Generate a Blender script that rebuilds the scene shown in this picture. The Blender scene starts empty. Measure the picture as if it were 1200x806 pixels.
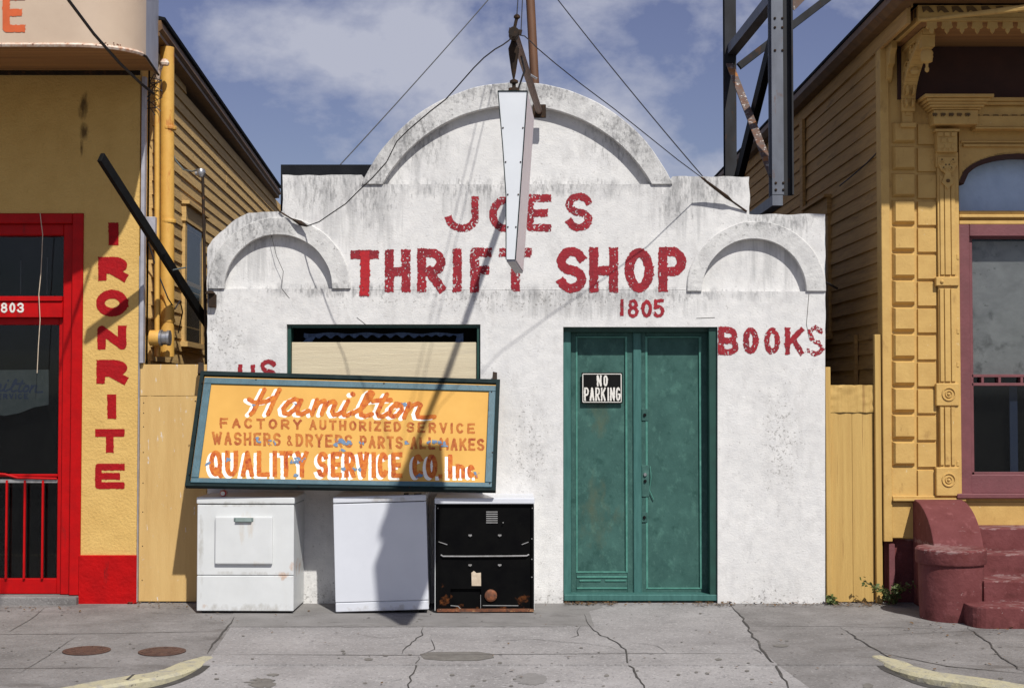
import bpy, bmesh, math, random
import numpy as np
from mathutils import Vector, Matrix, noise as mnoise
R = math.radians
random.seed(7)
scene = bpy.context.scene
COL = scene.collection

# ------------------------------------------------------------------ camera
F, CX, CY, W0, H0 = 1667.0, 600.0, 403.0, 1200, 806
CAM = Vector((0.0, -11.8, 1.75)); PITCH = math.atan(55.0 / F)
cd = bpy.data.cameras.new('camera'); cam = bpy.data.objects.new('camera', cd); COL.objects.link(cam)
cam.location = CAM; cam.rotation_euler = (math.pi / 2 + PITCH, 0, 0)
cd.sensor_width = 36; cd.lens = 36 * F / W0; cd.clip_end = 3000; cd.clip_start = 0.1
scene.camera = cam

# ------------------------------------------------------------------ light
SUN_A, SUN_B = 0.39, 1.25          # per metre towards the wall the light moves SUN_A to the left and SUN_B down
tosun = Vector((SUN_A, -1.0, SUN_B)).normalized()
elev = math.asin(tosun.z); az = math.atan2(tosun.x, tosun.y)
sd = bpy.data.lights.new('sun', 'SUN'); sd.energy = 4.4; sd.angle = R(0.8); sd.color = (1.0, 0.965, 0.90)
so = bpy.data.objects.new('sun', sd); COL.objects.link(so)
so.rotation_euler = (-tosun).to_track_quat('-Z', 'Y').to_euler(); so.location = (4, -14, 14)

world = bpy.data.worlds.new('World'); scene.world = world; world.use_nodes = True
nt = world.node_tree; nt.nodes.clear()
def WN(t, **k):
    n = nt.nodes.new(t)
    for a, b in k.items(): setattr(n, a, b)
    return n
sky = WN('ShaderNodeTexSky', sky_type='NISHITA', sun_disc=False)
sky.sun_elevation = elev; sky.sun_rotation = az; sky.altitude = 20; sky.air_density = 1.0; sky.dust_density = 0.7; sky.ozone_density = 3.0
hs = WN('ShaderNodeHueSaturation'); hs.inputs['Hue'].default_value = 0.530; hs.inputs['Saturation'].default_value = 0.90; hs.inputs['Value'].default_value = 0.54
tc = WN('ShaderNodeTexCoord')
mp = WN('ShaderNodeMapping'); mp.inputs['Scale'].default_value = (1.0, 1.0, 1.5); mp.inputs['Location'].default_value = (3.7, 0.7, 1.9)
n1 = WN('ShaderNodeTexNoise'); n1.inputs['Scale'].default_value = 6.4; n1.inputs['Detail'].default_value = 10; n1.inputs['Roughness'].default_value = 0.58; n1.inputs['Distortion'].default_value = 0.1
rp = WN('ShaderNodeValToRGB'); rp.color_ramp.elements[0].position = 0.455; rp.color_ramp.elements[0].color = (0, 0, 0, 1)
rp.color_ramp.elements[1].position = 0.61; rp.color_ramp.elements[1].color = (0.9, 0.9, 0.9, 1)
mixc = WN('ShaderNodeMix', data_type='RGBA'); mixc.inputs['B'].default_value = (3.9, 4.05, 4.8, 1)
bg = WN('ShaderNodeBackground'); bg.inputs['Strength'].default_value = 0.118
out = WN('ShaderNodeOutputWorld')
L = nt.links.new
L(tc.outputs['Generated'], mp.inputs[0]); L(mp.outputs[0], n1.inputs['Vector']); L(n1.outputs[0], rp.inputs[0])
L(sky.outputs[0], hs.inputs['Color']); L(hs.outputs[0], mixc.inputs['A']); L(rp.outputs[0], mixc.inputs['Factor'])
L(mixc.outputs['Result'], bg.inputs[0]); L(bg.outputs[0], out.inputs[0])

vs = scene.view_settings
vs.view_transform = 'Standard'; vs.look = 'None'; vs.gamma = 1.0; vs.use_curve_mapping = False; vs.exposure = 0.1

# ------------------------------------------------------------------ projection helpers
FW = Vector((0, math.cos(PITCH), math.sin(PITCH))); UP = Vector((0, -math.sin(PITCH), math.cos(PITCH))); RT = Vector((1, 0, 0))
def ray(px, py): return FW + RT * ((px - CX) / F) + UP * ((CY - py) / F)
def U(px, py, y=0.0):
    d = ray(px, py); return CAM + d * ((y - CAM.y) / d.y)
SLOPE = 0.012
def G(px, py, lift=0.0):
    d = ray(px, py); t = (CAM.z - SLOPE * CAM.y - lift) / (SLOPE * d.y - d.z); return CAM + d * t
def plane_map(o, n, lift=0.0):
    n = n.normalized()
    if n.y > 0: n = -n
    oo = o + n * lift
    def f(px, py):
        d = ray(px, py); return CAM + d * ((oo - CAM).dot(n) / d.dot(n))
    return f
def wallmap(y):
    return lambda px, py: U(px, py, y)

# ------------------------------------------------------------------ object helpers
def wl(o):
    p = Vector((0, 0, 0))
    while o: p += o.location; o = o.parent
    return p
def tag(o, label=None, cat=None, group=None, kind=None):
    if label: o['label'] = label
    if cat: o['category'] = cat
    if group: o['group'] = group
    if kind: o['kind'] = kind
    return o
def thing(name, label, cat, loc=(0, 0, 0), rot=(0, 0, 0), group=None):
    o = bpy.data.objects.new(name, None); COL.objects.link(o); o.empty_display_size = 0.1
    o.location = loc; o.rotation_euler = rot
    return tag(o, label, cat, group)
class MB:
    def __init__(s): s.bm = bmesh.new()
    def face(s, pts):
        return s.bm.faces.new([s.bm.verts.new(p) for p in pts])
    def hexa(s, b, t):   # b, t: 4 points each, ccw seen from top
        vb = [s.bm.verts.new(p) for p in b]; vt = [s.bm.verts.new(p) for p in t]
        s.bm.faces.new(vb[::-1]); s.bm.faces.new(vt)
        for i in range(4):
            j = (i + 1) % 4; s.bm.faces.new((vb[i], vb[j], vt[j], vt[i]))
        return s
    def box(s, x0, x1, y0, y1, z0, z1):
        x0, x1 = sorted((x0, x1)); y0, y1 = sorted((y0, y1)); z0, z1 = sorted((z0, z1))
        q = [(x0, y0), (x1, y0), (x1, y1), (x0, y1)]
        return s.hexa([(a, b, z0) for a, b in q], [(a, b, z1) for a, b in q])
    def pbox(s, px0, px1, py0, py1, y0, y1, yref=None):   # box whose front face covers a pixel rectangle
        yr = min(y0, y1) if yref is None else yref
        a = U(px0, py1, yr); b = U(px1, py0, yr)
        return s.box(a.x, b.x, y0, y1, a.z, b.z)
    def prism(s, pts, vec):   # planar polygon extruded by vec
        vec = Vector(vec); a = [s.bm.verts.new(p) for p in pts]; b = [s.bm.verts.new(Vector(p) + vec) for p in pts]
        n = len(pts); s.bm.faces.new(a); s.bm.faces.new(b[::-1])
        for i in range(n):
            j = (i + 1) % n; s.bm.faces.new((a[j], a[i], b[i], b[j]))
        return s
    def bar(s, p, q, w, h, up=(0, 0, 1)):
        p, q = Vector(p), Vector(q); d = (q - p).normalized(); u = Vector(up)
        if abs(d.dot(u)) > 0.98: u = Vector((0, 1, 0))
        r = d.cross(u).normalized(); u = r.cross(d).normalized()
        r *= w / 2; u *= h / 2
        return s.hexa([p - r - u, p + r - u, p + r + u, p - r + u], [q - r - u, q + r - u, q + r + u, q - r + u])
    def tube(s, pts, r, seg=8, cap=True):
        pts = [Vector(p) for p in pts]; n = len(pts)
        rs = r if isinstance(r, (list, tuple)) else [r] * n
        rings = []; ref = None
        for i, p in enumerate(pts):
            d = (pts[min(i + 1, n - 1)] - pts[max(i - 1, 0)]).normalized()
            if ref is None:
                ref = Vector((0, 0, 1)) if abs(d.z) < 0.9 else Vector((0, 1, 0))
            a = d.cross(ref).normalized(); b = a.cross(d).normalized(); ref = b
            rings.append([s.bm.verts.new(p + (a * math.cos(t) + b * math.sin(t)) * rs[i]) for t in [2 * math.pi * k / seg for k in range(seg)]])
        for i in range(n - 1):
            for k in range(seg):
                j = (k + 1) % seg; s.bm.faces.new((rings[i][k], rings[i][j], rings[i + 1][j], rings[i + 1][k]))
        if cap:
            s.bm.faces.new(rings[0][::-1]); s.bm.faces.new(rings[-1])
        return s
    def lathe(s, c, prof, seg=24, axis='Z'):   # prof: list of (radius, height)
        c = Vector(c); rings = []
        for r, h in prof:
            ring = []
            for k in range(seg):
                t = 2 * math.pi * k / seg; a, b = r * math.cos(t), r * math.sin(t)
                v = {'Z': (a, b, h), 'Y': (a, h, b), 'X': (h, a, b)}[axis]
                ring.append(s.bm.verts.new(c + Vector(v)))
            rings.append(ring)
        for i in range(len(rings) - 1):
            for k in range(seg):
                j = (k + 1) % seg; s.bm.faces.new((rings[i][k], rings[i][j], rings[i + 1][j], rings[i + 1][k]))
        s.bm.faces.new(rings[0][::-1]); s.bm.faces.new(rings[-1])
        return s
    def build(s, name, m, parent=None, bevel=0.0, smooth=False, local=False, seg=1, label=None):
        bm = s.bm
        bmesh.ops.recalc_face_normals(bm, faces=bm.faces[:])
        if bevel > 0:
            es = [e for e in bm.edges if len(e.link_faces) == 2 and e.calc_face_angle(0) > 0.5]
            bmesh.ops.bevel(bm, geom=es, offset=bevel, segments=seg, affect='EDGES', profile=0.6, clamp_overlap=True)
        if not local:
            if parent: off = wl(parent)
            else:
                vs_ = [v.co for v in bm.verts]
                off = Vector(((min(v.x for v in vs_) + max(v.x for v in vs_)) / 2, (min(v.y for v in vs_) + max(v.y for v in vs_)) / 2, min(v.z for v in vs_)))
            bmesh.ops.translate(bm, verts=bm.verts[:], vec=-off)
        me = bpy.data.meshes.new(name); bm.to_mesh(me); bm.free()
        if smooth:
            for p in me.polygons: p.use_smooth = True
            try: me.set_sharp_from_angle(angle=R(40))
            except Exception: pass
        me.materials.append(m)
        o = bpy.data.objects.new(name, me); COL.objects.link(o)
        if parent: o.parent = parent
        elif not local: o.location = off
        if label: o['label'] = label
        return o

# ------------------------------------------------------------------ materials
def mk(name, c1, c2=None, scale=6.0, rough=0.7, rvar=0.0, bump=0.0, bscale=60.0, stretch=(1, 1, 1), marks=(), metallic=0.0, spec=0.5, detail=6, bdetail=4, spots=(), world_co=False, coat=0.0, lum=0.0, lscale=1.2):
    """marks: (colour, noise scale, threshold, softness, stretch, strength[, zone]) laid over the base; zone = list of (x, z, rx, rz) in world metres"""
    m = bpy.data.materials.new(name); m.use_nodes = True
    t = m.node_tree; N = t.nodes; K = t.links.new
    b = N['Principled BSDF']; b.inputs['Metallic'].default_value = metallic; b.inputs['Roughness'].default_value = rough
    b.inputs['Specular IOR Level'].default_value = spec
    if coat: b.inputs['Coat Weight'].default_value = coat
    geo = N.new('ShaderNodeNewGeometry'); pos = geo.outputs['Position']
    def noise(sc, st=(1, 1, 1), det=6, ro=0.6, off=0.0):
        mpn = N.new('ShaderNodeMapping'); mpn.inputs['Scale'].default_value = st; mpn.inputs['Location'].default_value = (off, off * 0.7, off * 1.3)
        K(pos, mpn.inputs[0]); n = N.new('ShaderNodeTexNoise'); n.inputs['Scale'].default_value = sc; n.inputs['Detail'].default_value = det; n.inputs['Roughness'].default_value = ro
        K(mpn.outputs[0], n.inputs['Vector']); return n.outputs[0]
    def ramp(v, lo, hi):
        r = N.new('ShaderNodeMapRange'); r.inputs['From Min'].default_value = lo; r.inputs['From Max'].default_value = hi; K(v, r.inputs['Value']); return r.outputs[0]
    def math_(op, a, bb):
        n = N.new('ShaderNodeMath'); n.operation = op
        for i, v in enumerate((a, bb)):
            if isinstance(v, (int, float)): n.inputs[i].default_value = v
            else: K(v, n.inputs[i])
        return n.outputs[0]
    def mix(fac, a, bb, mode='MIX'):
        n = N.new('ShaderNodeMix'); n.data_type = 'RGBA'; n.blend_type = mode
        if isinstance(fac, float): n.inputs['Factor'].default_value = fac
        else: K(fac, n.inputs['Factor'])
        for k, v in (('A', a), ('B', bb)):
            if isinstance(v, tuple): n.inputs[k].default_value = (*v[:3], 1)
            else: K(v, n.inputs[k])
        return n.outputs['Result']
    c2 = c2 or tuple(min(1, x * 0.8) for x in c1)
    col = mix(ramp(noise(scale, stretch, detail), 0.33, 0.67), tuple(c1), tuple(c2))
    if lum:
        col = mix(ramp(noise(lscale, off=5.0), 0.35, 0.7), col, mix(1.0, col, (1 - lum, 1 - lum, 1 - lum), 'MULTIPLY'))
    for i, mk_ in enumerate(marks):
        c, sc, th, soft, st, strength = mk_[:6]
        f = ramp(noise(sc, st, 8, 0.65, off=3.1 * (i + 1)), th, th + soft)
        if len(mk_) > 6:
            z = None
            sep = N.new('ShaderNodeSeparateXYZ'); K(pos, sep.inputs[0])
            for (zx, zz, rx, rz) in mk_[6]:
                dx = math_('DIVIDE', math_('SUBTRACT', sep.outputs[0], zx), rx); dz = math_('DIVIDE', math_('SUBTRACT', sep.outputs[2], zz), rz)
                d2 = math_('ADD', math_('MULTIPLY', dx, dx), math_('MULTIPLY', dz, dz))
                g = math_('MAXIMUM', math_('SUBTRACT', 1.0, d2), 0.0)
                z = g if z is None else math_('MAXIMUM', z, g)
            # the zone lowers the threshold rather than painting evenly
            f = ramp(math_('ADD', noise(sc, st, 8, 0.65, off=3.1 * (i + 1)), math_('MULTIPLY', z, 0.28)), th + 0.16, th + 0.16 + soft)
            f = math_('MULTIPLY', f, math_('MINIMUM', math_('MULTIPLY', z, 2.0), 1.0))
        col = mix(math_('MULTIPLY', f, strength), col, tuple(c))
    K(col, b.inputs['Base Color'])
    if rvar:
        K(math_('ADD', rough - rvar / 2, math_('MULTIPLY', noise(scale * 1.7, off=9.0), rvar)), b.inputs['Roughness'])
    if bump:
        bn = N.new('ShaderNodeBump'); bn.inputs['Strength'].default_value = min(1.0, bump); bn.inputs['Distance'].default_value = 0.006 * max(1.0, bump)
        h = math_('ADD', noise(bscale, stretch, bdetail, 0.6), math_('MULTIPLY', noise(bscale * 0.22, stretch, 4, 0.5, off=2.0), 0.9))
        K(h, bn.inputs['Height']); K(bn.outputs[0], b.inputs['Normal'])
    return m
def glassmat(name, tint=(0.5, 0.5, 0.5), refl=0.06, rough=0.03):
    m = bpy.data.materials.new(name); m.use_nodes = True; t = m.node_tree; N = t.nodes; N.clear()
    o = N.new('ShaderNodeOutputMaterial'); mx = N.new('ShaderNodeMixShader'); tr = N.new('ShaderNodeBsdfTransparent'); gl = N.new('ShaderNodeBsdfGlossy')
    fr = N.new('ShaderNodeFresnel'); fr.inputs[0].default_value = 1.5
    ml = N.new('ShaderNodeMath'); ml.operation = 'MULTIPLY'; ml.inputs[1].default_value = refl / 0.04
    tr.inputs[0].default_value = (*tint, 1); gl.inputs['Roughness'].default_value = rough; gl.inputs['Color'].default_value = (0.8, 0.85, 0.9, 1)
    t.links.new(fr.outputs[0], ml.inputs[0]); t.links.new(ml.outputs[0], mx.inputs[0]); t.links.new(tr.outputs[0], mx.inputs[1]); t.links.new(gl.outputs[0], mx.inputs[2]); t.links.new(mx.outputs[0], o.inputs[0])
    return m

def P0(px, py): v = U(px, py, 0); return v.x, v.z
def zone(px, py, rx, ry): x, z = P0(px, py); return (x, z, rx / 141.0, ry / 141.0)
def zoneA(px, py, rx, ry): v = U(px, py, -.64); return (v.x, v.z, rx / 149.0, ry / 149.0)
mildew_z = [zone(375, 215, 70, 50), zone(435, 215, 55, 75), zone(300, 262, 75, 50), zone(600, 100, 190, 38), zone(480, 160, 75, 60), zone(735, 160, 80, 60),
            zone(830, 212, 70, 48), zone(795, 225, 40, 60), zone(915, 258, 70, 28), zone(600, 220, 260, 22), zone(245, 330, 30, 90), zone(700, 345, 330, 14), zone(400, 340, 170, 14)]
low_z = [zone(900, 705, 110, 40), zone(645, 705, 60, 40), zone(400, 700, 260, 60), zone(610, 352, 420, 34), zone(915, 520, 60, 140), zone(262, 400, 60, 90), zone(620, 520, 50, 120)]
M = {}
M['stucco'] = mk('white_stucco', (0.72, 0.71, 0.695), (0.63, 0.625, 0.62), 9, 0.9, bump=0.5, bscale=52, bdetail=6, spec=0.2, stretch=(1, 1, 1.3), lum=0.10, lscale=2.3,
                 marks=[((0.33, 0.33, 0.33), 15, 0.50, 0.2, (1.6, 1, .10), 0.5, [zone(395, 245, 60, 75), zone(450, 250, 40, 60), zone(800, 235, 60, 60), zone(560, 240, 60, 30), zone(300, 300, 50, 40), zone(700, 360, 200, 20), zone(910, 300, 60, 60)]),
                        ((0.47, 0.46, 0.455), 6.0, 0.52, 0.18, (1.6, 1, .8), 0.5),
                        ((0.30, 0.29, 0.28), 40, 0.62, 0.08, (1, 1, 1), 0.6),
                        ((0.24, 0.24, 0.245), 7.0, 0.50, 0.26, (1.5, 1, .4), 0.55, mildew_z),
                        ((0.09, 0.09, 0.095), 38.0, 0.56, 0.18, (1.2, 1, .35), 0.5, mildew_z),
                        ((0.40, 0.39, 0.38), 9.0, 0.55, 0.25, (1.4, 1, .6), 0.45, low_z), ((0.16, 0.15, 0.14), 50.0, 0.67, 0.06, (1, 1, 1), 0.6, low_z)])
M['band'] = mk('moulded_stucco', (0.64, 0.635, 0.62), (0.52, 0.515, 0.51), 9, 0.9, bump=1.0, bscale=34, bdetail=6, spec=0.2,
               marks=[((0.40, 0.395, 0.39), 6.0, 0.50, 0.2, (1, 1, .6), 0.6),
                      ((0.16, 0.155, 0.15), 24, 0.60, 0.08, (1, 1, 1), 0.6),
                      ((0.25, 0.25, 0.25), 9.0, 0.50, 0.24, (1.3, 1, .5), 0.55, mildew_z), ((0.08, 0.08, 0.085), 40.0, 0.56, 0.17, (1, 1, .5), 0.55, mildew_z)])
M['letter_red'] = mk('red_wall_paint', (0.33, 0.012, 0.022), (0.19, 0.010, 0.018), 7, 0.85, bump=0.8, bscale=46, marks=[((0.14, 0.008, 0.014), 30, 0.54, 0.12, (3, 1, .4), 0.55), ((0.48, 0.26, 0.25), 70, 0.62, 0.10, (1, 1, 1), 0.5)])
M['letter_bright'] = mk('bright_red_wall_paint', (0.44, 0.010, 0.016), (0.32, 0.012, 0.02), 22, 0.85, bump=0.8, bscale=34)
M['yellow_stucco'] = mk('yellow_stucco', (0.64, 0.42, 0.14), (0.58, 0.37, 0.118), 5, 0.85, bump=1.15, bscale=44, spec=0.2, marks=[((0.30, 0.17, 0.05), 3.0, 0.62, 0.2, (2, 1, .4), 0.35), ((0.06, 0.035, 0.015), 9, 0.46, 0.25, (1.5, 1, .5), 0.85, [zone(98, 122, 11, 22), zone(99, 155, 10, 14), zone(96, 172, 3, 14)])])
M['cutout_shade'] = mk('shaded_cutout', (0.07, 0.045, 0.02), (0.16, 0.09, 0.03), 20, 0.9)  # fill of pierced and sawn openings, their inner shade put into the colour
M['red'] = mk('red_gloss_paint', (0.46, 0.002, 0.003), (0.36, 0.002, 0.003), 8, 0.5, spec=0.2, rvar=0.2, bump=0.25, bscale=50, marks=[((0.12, 0.01, 0.01), 9, 0.62, 0.1, (1, 1, 0.3), 0.5)])
M['red_base'] = mk('red_base_paint', (0.44, 0.002, 0.003), (0.34, 0.002, 0.003), 6, 0.7, spec=0.15, bump=1.0, bscale=34, marks=[((0.1, 0.01, 0.01), 5, 0.64, 0.06, (2, 1, .3), 0.6)])
M['letter_ironrite'] = mk('sign_red_paint', (0.37, 0.004, 0.008), (0.28, 0.005, 0.008), 12, 0.75, bump=1.1, bscale=44, spec=0.2)
M['dark'] = mk('dark_interior', (0.012, 0.011, 0.010), (0.006, 0.006, 0.006), 4, 0.9, spec=0.1)
M['black'] = mk('black_paint', (0.005, 0.005, 0.005), (0.008, 0.008, 0.008), 12, 0.6, spec=0.1)
M['glass_dull'] = glassmat('dusty_glass', (0.8, 0.8, 0.8), 0.010, 0.1)
M['glass'] = glassmat('shop_glass', (0.82, 0.83, 0.82), 0.022)
M['white'] = mk('white_lettering', (0.75, 0.73, 0.68), (0.62, 0.6, 0.55), 30, 0.6)
M['shield'] = mk('faded_decal', (0.10, 0.12, 0.125), (0.07, 0.09, 0.095), 14, 0.6)
M['shield_blue'] = mk('faded_decal_lettering', (0.03, 0.05, 0.12), (0.04, 0.06, 0.12), 14, 0.6)
M['canopy'] = mk('canopy_enamel', (0.53, 0.41, 0.305), (0.48, 0.365, 0.27), 3, 0.5, rvar=0.2, bump=0.15, bscale=12, marks=[((0.35, 0.12, 0.05), 26, 0.69, 0.05, (1, 1, 1), 0.8), ((0.5, 0.42, 0.36), 2, 0.5, 0.3, (1, 1, 0.3), 0.5)])
M['canopy_trim'] = mk('canopy_trim', (0.78, 0.70, 0.60), (0.45, 0.22, 0.12), 22, 0.6, marks=[((0.16, 0.05, 0.02), 30, 0.60, 0.08, (1, 1, 1), 0.9)])
M['canopy_end'] = mk('grey_sheet_metal', (0.36, 0.36, 0.40), (0.29, 0.29, 0.33), 5, 0.5, metallic=0.1)
M['soffit_boards'] = mk('brown_soffit', (0.36, 0.18, 0.06), (0.20, 0.095, 0.03), 3, 0.8, stretch=(.15, 6, 6))
M['orange'] = mk('orange_lettering', (0.62, 0.11, 0.025), (0.5, 0.09, 0.02), 12, 0.6)
M['flashing'] = mk('grey_flashing', (0.46, 0.45, 0.50), (0.33, 0.33, 0.37), 10, 0.5, metallic=0.2)
M['siding_l'] = mk('mustard_clapboard', (0.60, 0.395, 0.15), (0.49, 0.31, 0.11), 5, 0.8, stretch=(1, .5, 9), bump=0.6, bscale=40, marks=[((0.14, 0.075, 0.02), 5, 0.60, 0.14, (1, 0.4, 5), 0.55)])
M['siding_r'] = mk('tan_clapboard', (0.52, 0.31, 0.10), (0.40, 0.225, 0.07), 5, 0.8, stretch=(1, .5, 9), bump=0.7, bscale=40, marks=[((0.10, 0.055, 0.02), 4, 0.56, 0.16, (1, 0.4, 4), 0.6)])
M['gutter'] = mk('rusty_gutter', (0.17, 0.085, 0.028), (0.10, 0.05, 0.018), 8, 0.6, marks=[((0.30, 0.10, 0.02), 9, 0.6, 0.1, (1, 1, 1), 0.5)])
M['pipe'] = mk('yellow_rusty_pipe', (0.66, 0.38, 0.08), (0.58, 0.31, 0.06), 8, 0.6, bump=0.3, bscale=30, marks=[((0.42, 0.13, 0.02), 11, 0.57, 0.08, (1, 1, .25), 0.8), ((0.75, 0.6, 0.35), 30, 0.7, 0.05, (1, 1, .4), 0.7)])
M['steel'] = mk('galvanised_metal', (0.45, 0.45, 0.46), (0.3, 0.3, 0.31), 20, 0.35, metallic=0.8)
M['board'] = mk('yellow_plywood', (0.59, 0.39, 0.15), (0.53, 0.335, 0.12), 4, 0.75, stretch=(4, 4, .5), bump=0.35, bscale=50, marks=[((0.66, 0.63, 0.62), 16, 0.635, 0.04, (1.6, 1, .45), 0.8), ((0.32, 0.18, 0.05), 6, 0.62, 0.12, (3, 1, .2), 0.4)])
M['gate'] = mk('yellow_boards', (0.54, 0.355, 0.112), (0.46, 0.285, 0.085), 4, 0.75, stretch=(7, 4, .3), bump=0.5, bscale=40, marks=[((0.26, 0.13, 0.035), 7, 0.625, 0.06, (5, 1, .12), 0.65), ((0.36, 0.38, 0.42), 11, 0.74, 0.03, (1, 1, 1), 0.7)])
M['house'] = mk('ochre_trim_paint', (0.57, 0.363, 0.112), (0.49, 0.30, 0.088), 7, 0.7, bump=0.35, bscale=45, marks=[((0.28, 0.15, 0.04), 10, 0.60, 0.10, (1, 1, .5), 0.5), ((0.66, 0.55, 0.36), 40, 0.66, 0.05, (1, 1, .6), 0.6), ((0.20, 0.12, 0.05), 60, 0.68, 0.04, (1, 1, .5), 0.7)])
M['maroon'] = mk('maroon_paint', (0.175, 0.055, 0.062), (0.135, 0.042, 0.047), 7, 0.6, rvar=0.2, bump=0.4, bscale=40, marks=[((0.34, 0.12, 0.13), 30, 0.66, 0.06, (1, 1, .4), 0.5)])
M['maroon_step'] = mk('worn_maroon_concrete', (0.165, 0.052, 0.053), (0.12, 0.034, 0.034), 5, 0.85, bump=0.8, bscale=30, spec=0.2, marks=[((0.24, 0.09, 0.09), 14, 0.58, 0.1, (1, 1, 1), 0.5), ((0.36, 0.27, 0.26), 24, 0.54, 0.08, (.5, 1, 1.5), 0.45, [(4.6, .14, 1.4, .035), (4.6, .30, 1.4, .03), (4.6, .47, 1.4, .03), (4.6, .645, 1.4, .025), (3.36, .53, .34, .035)]), ((0.07, 0.02, 0.018), 9, 0.50, 0.2, (1, 1, .6), 0.7, [(4.0, .0, 2.0, .10), (4.6, .19, 1.4, .05), (4.6, .35, 1.4, .05)]), ((0.10, 0.022, 0.018), 5, 0.56, 0.16, (1, 1, .7), 0.6), ((0.42, 0.32, 0.31), 30, 0.685, 0.03, (1, 1, 1), 0.75)])  # pale zones on the tread lips paint light from above along with wear
M['blind'] = mk('grey_blind', (0.60, 0.60, 0.62), (0.42, 0.425, 0.44), 6, 0.9, stretch=(1, 1, 1.5), marks=[((0.13, 0.13, 0.14), 5, 0.55, 0.12, (1, 1, 1), 0.7), ((0.55, 0.55, 0.56), 7, 0.58, 0.12, (1, 1, 1), 0.5), ((0.05, 0.05, 0.05), 16, 0.63, 0.06, (1, 1, 1.6), 0.5)])
M['bluepane'] = mk('blue_painted_pane', (0.44, 0.56, 0.74), (0.37, 0.48, 0.66), 9, 0.6, bump=0.5, bscale=30)
M['teal'] = mk('green_door_paint', (0.046, 0.118, 0.102), (0.028, 0.080, 0.070), 6, 0.6, rvar=0.25, spec=0.25, bump=0.35, bscale=35, stretch=(1, 1, .8),
               marks=[((0.085, 0.20, 0.165), 12, 0.55, 0.14, (1, 1, .8), 0.5), ((0.07, 0.15, 0.13), 40, 0.58, 0.08, (1, 1, .5), 0.6), ((0.10, 0.10, 0.05), 5, 0.55, 0.22, (1, 1, .5), 0.5, [zone(705, 610, 36, 75), zone(705, 480, 34, 60)]), ((0.014, 0.055, 0.046), 9, 0.56, 0.12, (1, 1, 1), 0.65)])
M['teal_mid'] = mk('mid_green_trim', (0.055, 0.155, 0.14), (0.035, 0.11, 0.10), 12, 0.5, stretch=(3, 1, .4), spec=0.3)
M['teal_light'] = mk('pale_green_trim', (0.075, 0.235, 0.19), (0.045, 0.17, 0.135), 20, 0.5, marks=[((0.16, 0.36, 0.31), 26, 0.62, 0.06, (1, 1, .4), 0.6)])
M['teal_dark'] = mk('dark_green_frame', (0.012, 0.062, 0.048), (0.008, 0.04, 0.032), 9, 0.5)
M['wood_board'] = mk('cream_board', (0.62, 0.54, 0.38), (0.55, 0.47, 0.33), 5, 0.8, stretch=(.4, 1, 6), bump=0.4, bscale=50, marks=[((0.28, 0.24, 0.17), 22, 0.70, 0.04, (1, 1, 1), 0.6), ((0.47, 0.42, 0.32), 4, 0.55, 0.15, (.4, 1, 4), 0.5)])
M['cloth_blue'] = mk('blue_fabric_trim', (0.10, 0.15, 0.27), (0.05, 0.08, 0.16), 30, 0.9)
M['tar'] = mk('tar_roof', (0.008, 0.009, 0.012), (0.013, 0.014, 0.017), 6, 0.85, spec=0.12, bump=0.5)
M['brick'] = mk('old_render', (0.36, 0.33, 0.29), (0.28, 0.25, 0.22), 5, 0.9, bump=1.0, bscale=20)
M['enamel'] = mk('white_enamel', (0.66, 0.675, 0.675), (0.60, 0.615, 0.615), 4, 0.35, rvar=0.15, bump=0.04, bscale=8,
                 marks=[((0.34, 0.32, 0.28), 14, 0.50, 0.2, (1, 1, .5), 0.55, [zoneA(285, 718, 75, 12), zoneA(290, 674, 66, 4), zoneA(231, 650, 5, 70), zoneA(286, 592, 66, 5), zoneA(346, 660, 6, 60)]), ((0.42, 0.40, 0.36), 40, 0.70, 0.04, (1, 1, 1), 0.6), ((0.60, 0.60, 0.58), 7, 0.55, 0.2, (1, 1, .4), 0.5), ((0.45, 0.22, 0.08), 18, 0.56, 0.16, (1, 1, .6), 0.55, [zoneA(332, 677, 22, 8), zoneA(340, 668, 6, 14), zoneA(238, 714, 12, 5)]), ((0.5, 0.40, 0.28), 12, 0.52, 0.2, (1.5, 1, .4), 0.4, [zoneA(287, 620, 18, 30), zoneA(300, 662, 20, 6)])])
M['enamel_b'] = mk('cool_white_enamel', (0.63, 0.65, 0.70), (0.59, 0.61, 0.66), 4, 0.32, rvar=0.1, bump=0.04, bscale=8, marks=[((0.30, 0.29, 0.28), 50, 0.735, 0.03, (1, 1, 1), 0.7), ((0.62, 0.63, 0.66), 6, 0.58, 0.2, (1, 1, .4), 0.5), ((0.36, 0.33, 0.29), 12, 0.50, 0.2, (1, 1, .6), 0.6, [zoneA(448, 716, 60, 7), zoneA(448, 586, 60, 4), zoneA(501, 700, 6, 20)])])
M['grip'] = mk('grey_green_grip', (0.17, 0.22, 0.21), (0.12, 0.16, 0.15), 10, 0.4)
M['oven_black'] = mk('black_enamel', (0.002, 0.002, 0.0025), (0.004, 0.004, 0.004), 8, 0.6, spec=0.05, marks=[((0.15, 0.05, 0.015), 9, 0.58, 0.1, (1, 1, 1), 0.8, [zoneA(614, 708, 20, 14), zoneA(520, 702, 12, 22), zoneA(560, 716, 70, 7)]), ((0.03, 0.03, 0.03), 30, 0.72, 0.05, (1, 1, 1), 0.4)])
M['oven_metal'] = mk('bare_metal_strip', (0.42, 0.42, 0.42), (0.28, 0.27, 0.26), 20, 0.4, metallic=0.5)
M['rust'] = mk('rust', (0.22, 0.07, 0.025), (0.07, 0.03, 0.018), 30, 0.75, bump=0.5, marks=[((0.5, 0.28, 0.12), 18, 0.58, 0.08, (1, 1, 1), 0.7), ((0.03, 0.02, 0.015), 14, 0.58, 0.08, (1, 1, 1), 0.8)])
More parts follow.
